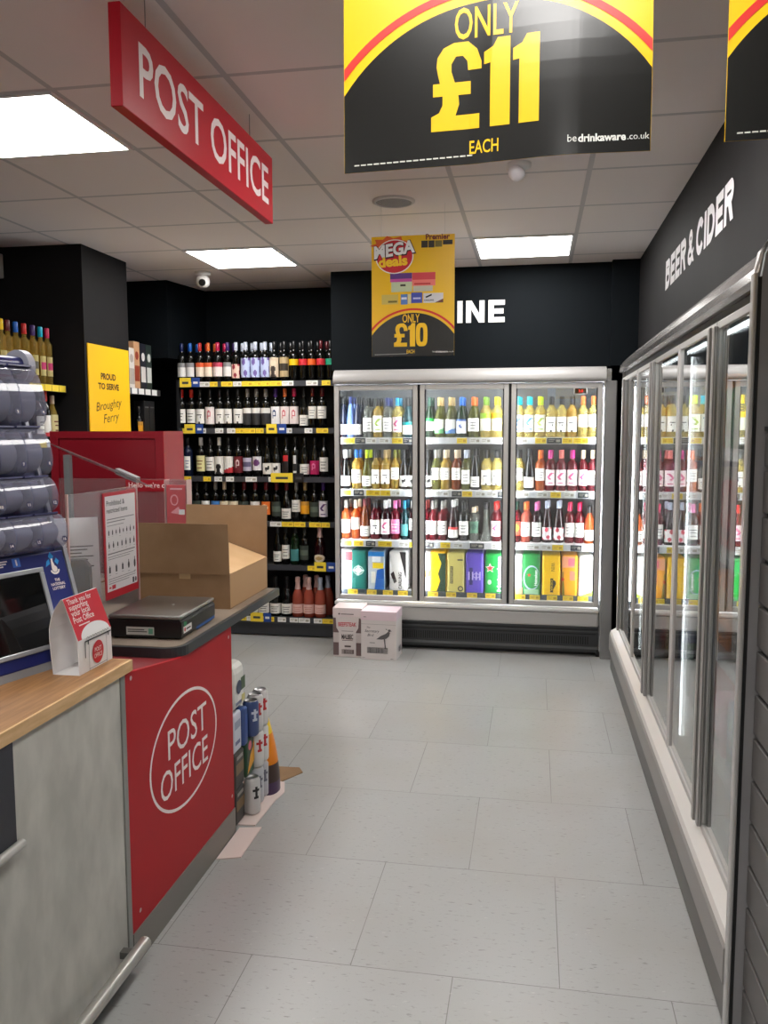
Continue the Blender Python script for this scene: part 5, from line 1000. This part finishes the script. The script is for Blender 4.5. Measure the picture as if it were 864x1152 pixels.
sbox('beer_pack', -1.132, 3.135, 3.18, .301, .461, .16, (60, 84, 140), a3, 'narrow blue pack in the stack between white pack and cans', 'beer pack')
sbox('beer_pack', -1.132, 3.155, 3.25, .16, .318, .18, (30, 70, 44), a4, 'green and yellow beer pack halfway up the stack', 'beer pack')
def can(x, y, z, h, rgb, rgb2, label):
    r = empty('drink_can', (x, y, z), PI/2-.7); tag(r, label, 'can', G); R = .033
    MB().lathe([(R-.008, 0), (R-.002, .006), (R, .012), (R, h-.014), (R-.006, h-.003)], mat(rgb, .3, .2), 20).build('body', r)
    MB().lathe([(.0005, h-.006), (R-.009, h-.006), (R-.007, h), (R-.005, h-.002), (R-.006, h-.004)], STEEL, 20).build('rim', r)
    m = MB(); m.fixn = False
    for i in range(10):
        for j in range(6):
            if (i-4.5)**2/14+(j-3)**2/5 < 1:
                q = []
                for di, dj in ((0, 0), (1, 0), (1, 1), (0, 1)): a = -PI/2-.8+1.6*(i+di)/10; q.append(((R+.0005)*math.cos(a), (R+.0005)*math.sin(a), h*(.38+.4*(j+dj)/6)))
                m.add(q, [(0, 1, 2, 3)], mat(rgb2 if (abs(i-4.5) < 1.2 or j in (1, 4)) else rgb, .4), True)
    m.build('printed_badge', r)
HW = [(0, 'bottom'), (1, 'middle'), (2, 'top')]
for j, nm in HW:
    z = .006+.157*j
    for i, y in enumerate((3.285, 3.353)):
        can(-1.138 if j else -1.14, y, z, .156, (222, 220, 218) if j else (196, 198, 204), (190, 40, 46) if j else (110, 112, 126), '%s can in the %s layer, %s from the red desk' % ('white and red' if j else 'silver', nm, ('nearer', 'farther')[i]))
    
can(-1.122, 3.185, .006, .153, (210, 210, 208), (30, 30, 32), 'white and black can on the floor sheet before the green pack')
can(-1.135, 3.222, .32, .15, (66, 84, 130), (200, 206, 220), 'blue can standing on the green and yellow pack beside the white and red cans')
r = empty('crisp_bag', (-1.112, 3.41, .005), PI/2); tag(r, 'orange bag with a yellow top leaning at the far end of stack', 'bag', G)
def bag(v):
    t = v.z/.36; k = max(math.sin(PI*min(1, .18+t*.82)), .0)**.5; return Vector((v.x*(1-.12*t*t)*1.1, v.y*(.15+.85*k)+.05*t, v.z))
b = MB(); b2 = []
nz, na = 14, 16
vs = [(.055*math.cos(2*PI*a/na), .046*math.sin(2*PI*a/na), .36*j/nz) for j in range(nz+1) for a in range(na)]
for lo, hi, mt in ((0, 2, mat((72, 50, 84), .35)), (2, 5, mat((64, 46, 40), .35)), (5, 10, mat((236, 136, 20), .35)), (10, 14, mat((246, 206, 20), .3))):
    b.add([bag(Vector(v)) for v in vs[lo*na:(hi+1)*na]], [(j*na+a, j*na+(a+1) % na, (j+1)*na+(a+1) % na, (j+1)*na+a) for j in range(hi-lo) for a in range(na)], mt, True)
b.build('pouch', r)

# ================================================================== RENDER SETTINGS
w = bpy.data.worlds.new('world'); SC.world = w; w.use_nodes = True
w.node_tree.nodes['Background'].inputs[0].default_value = (.5, .5, .52, 1); w.node_tree.nodes['Background'].inputs[1].default_value = .05
SC.view_settings.view_transform = 'Standard'; SC.view_settings.look = 'None'; SC.view_settings.gamma = 1; SC.view_settings.use_curve_mapping = False
SC.view_settings.exposure = 1.15
cyc = SC.cycles
cyc.max_bounces = 10; cyc.diffuse_bounces = 4; cyc.glossy_bounces = 5; cyc.transparent_max_bounces = 40; cyc.use_denoising = True
cyc.sample_clamp_indirect = 6; cyc.caustics_reflective = False; cyc.caustics_refractive = False
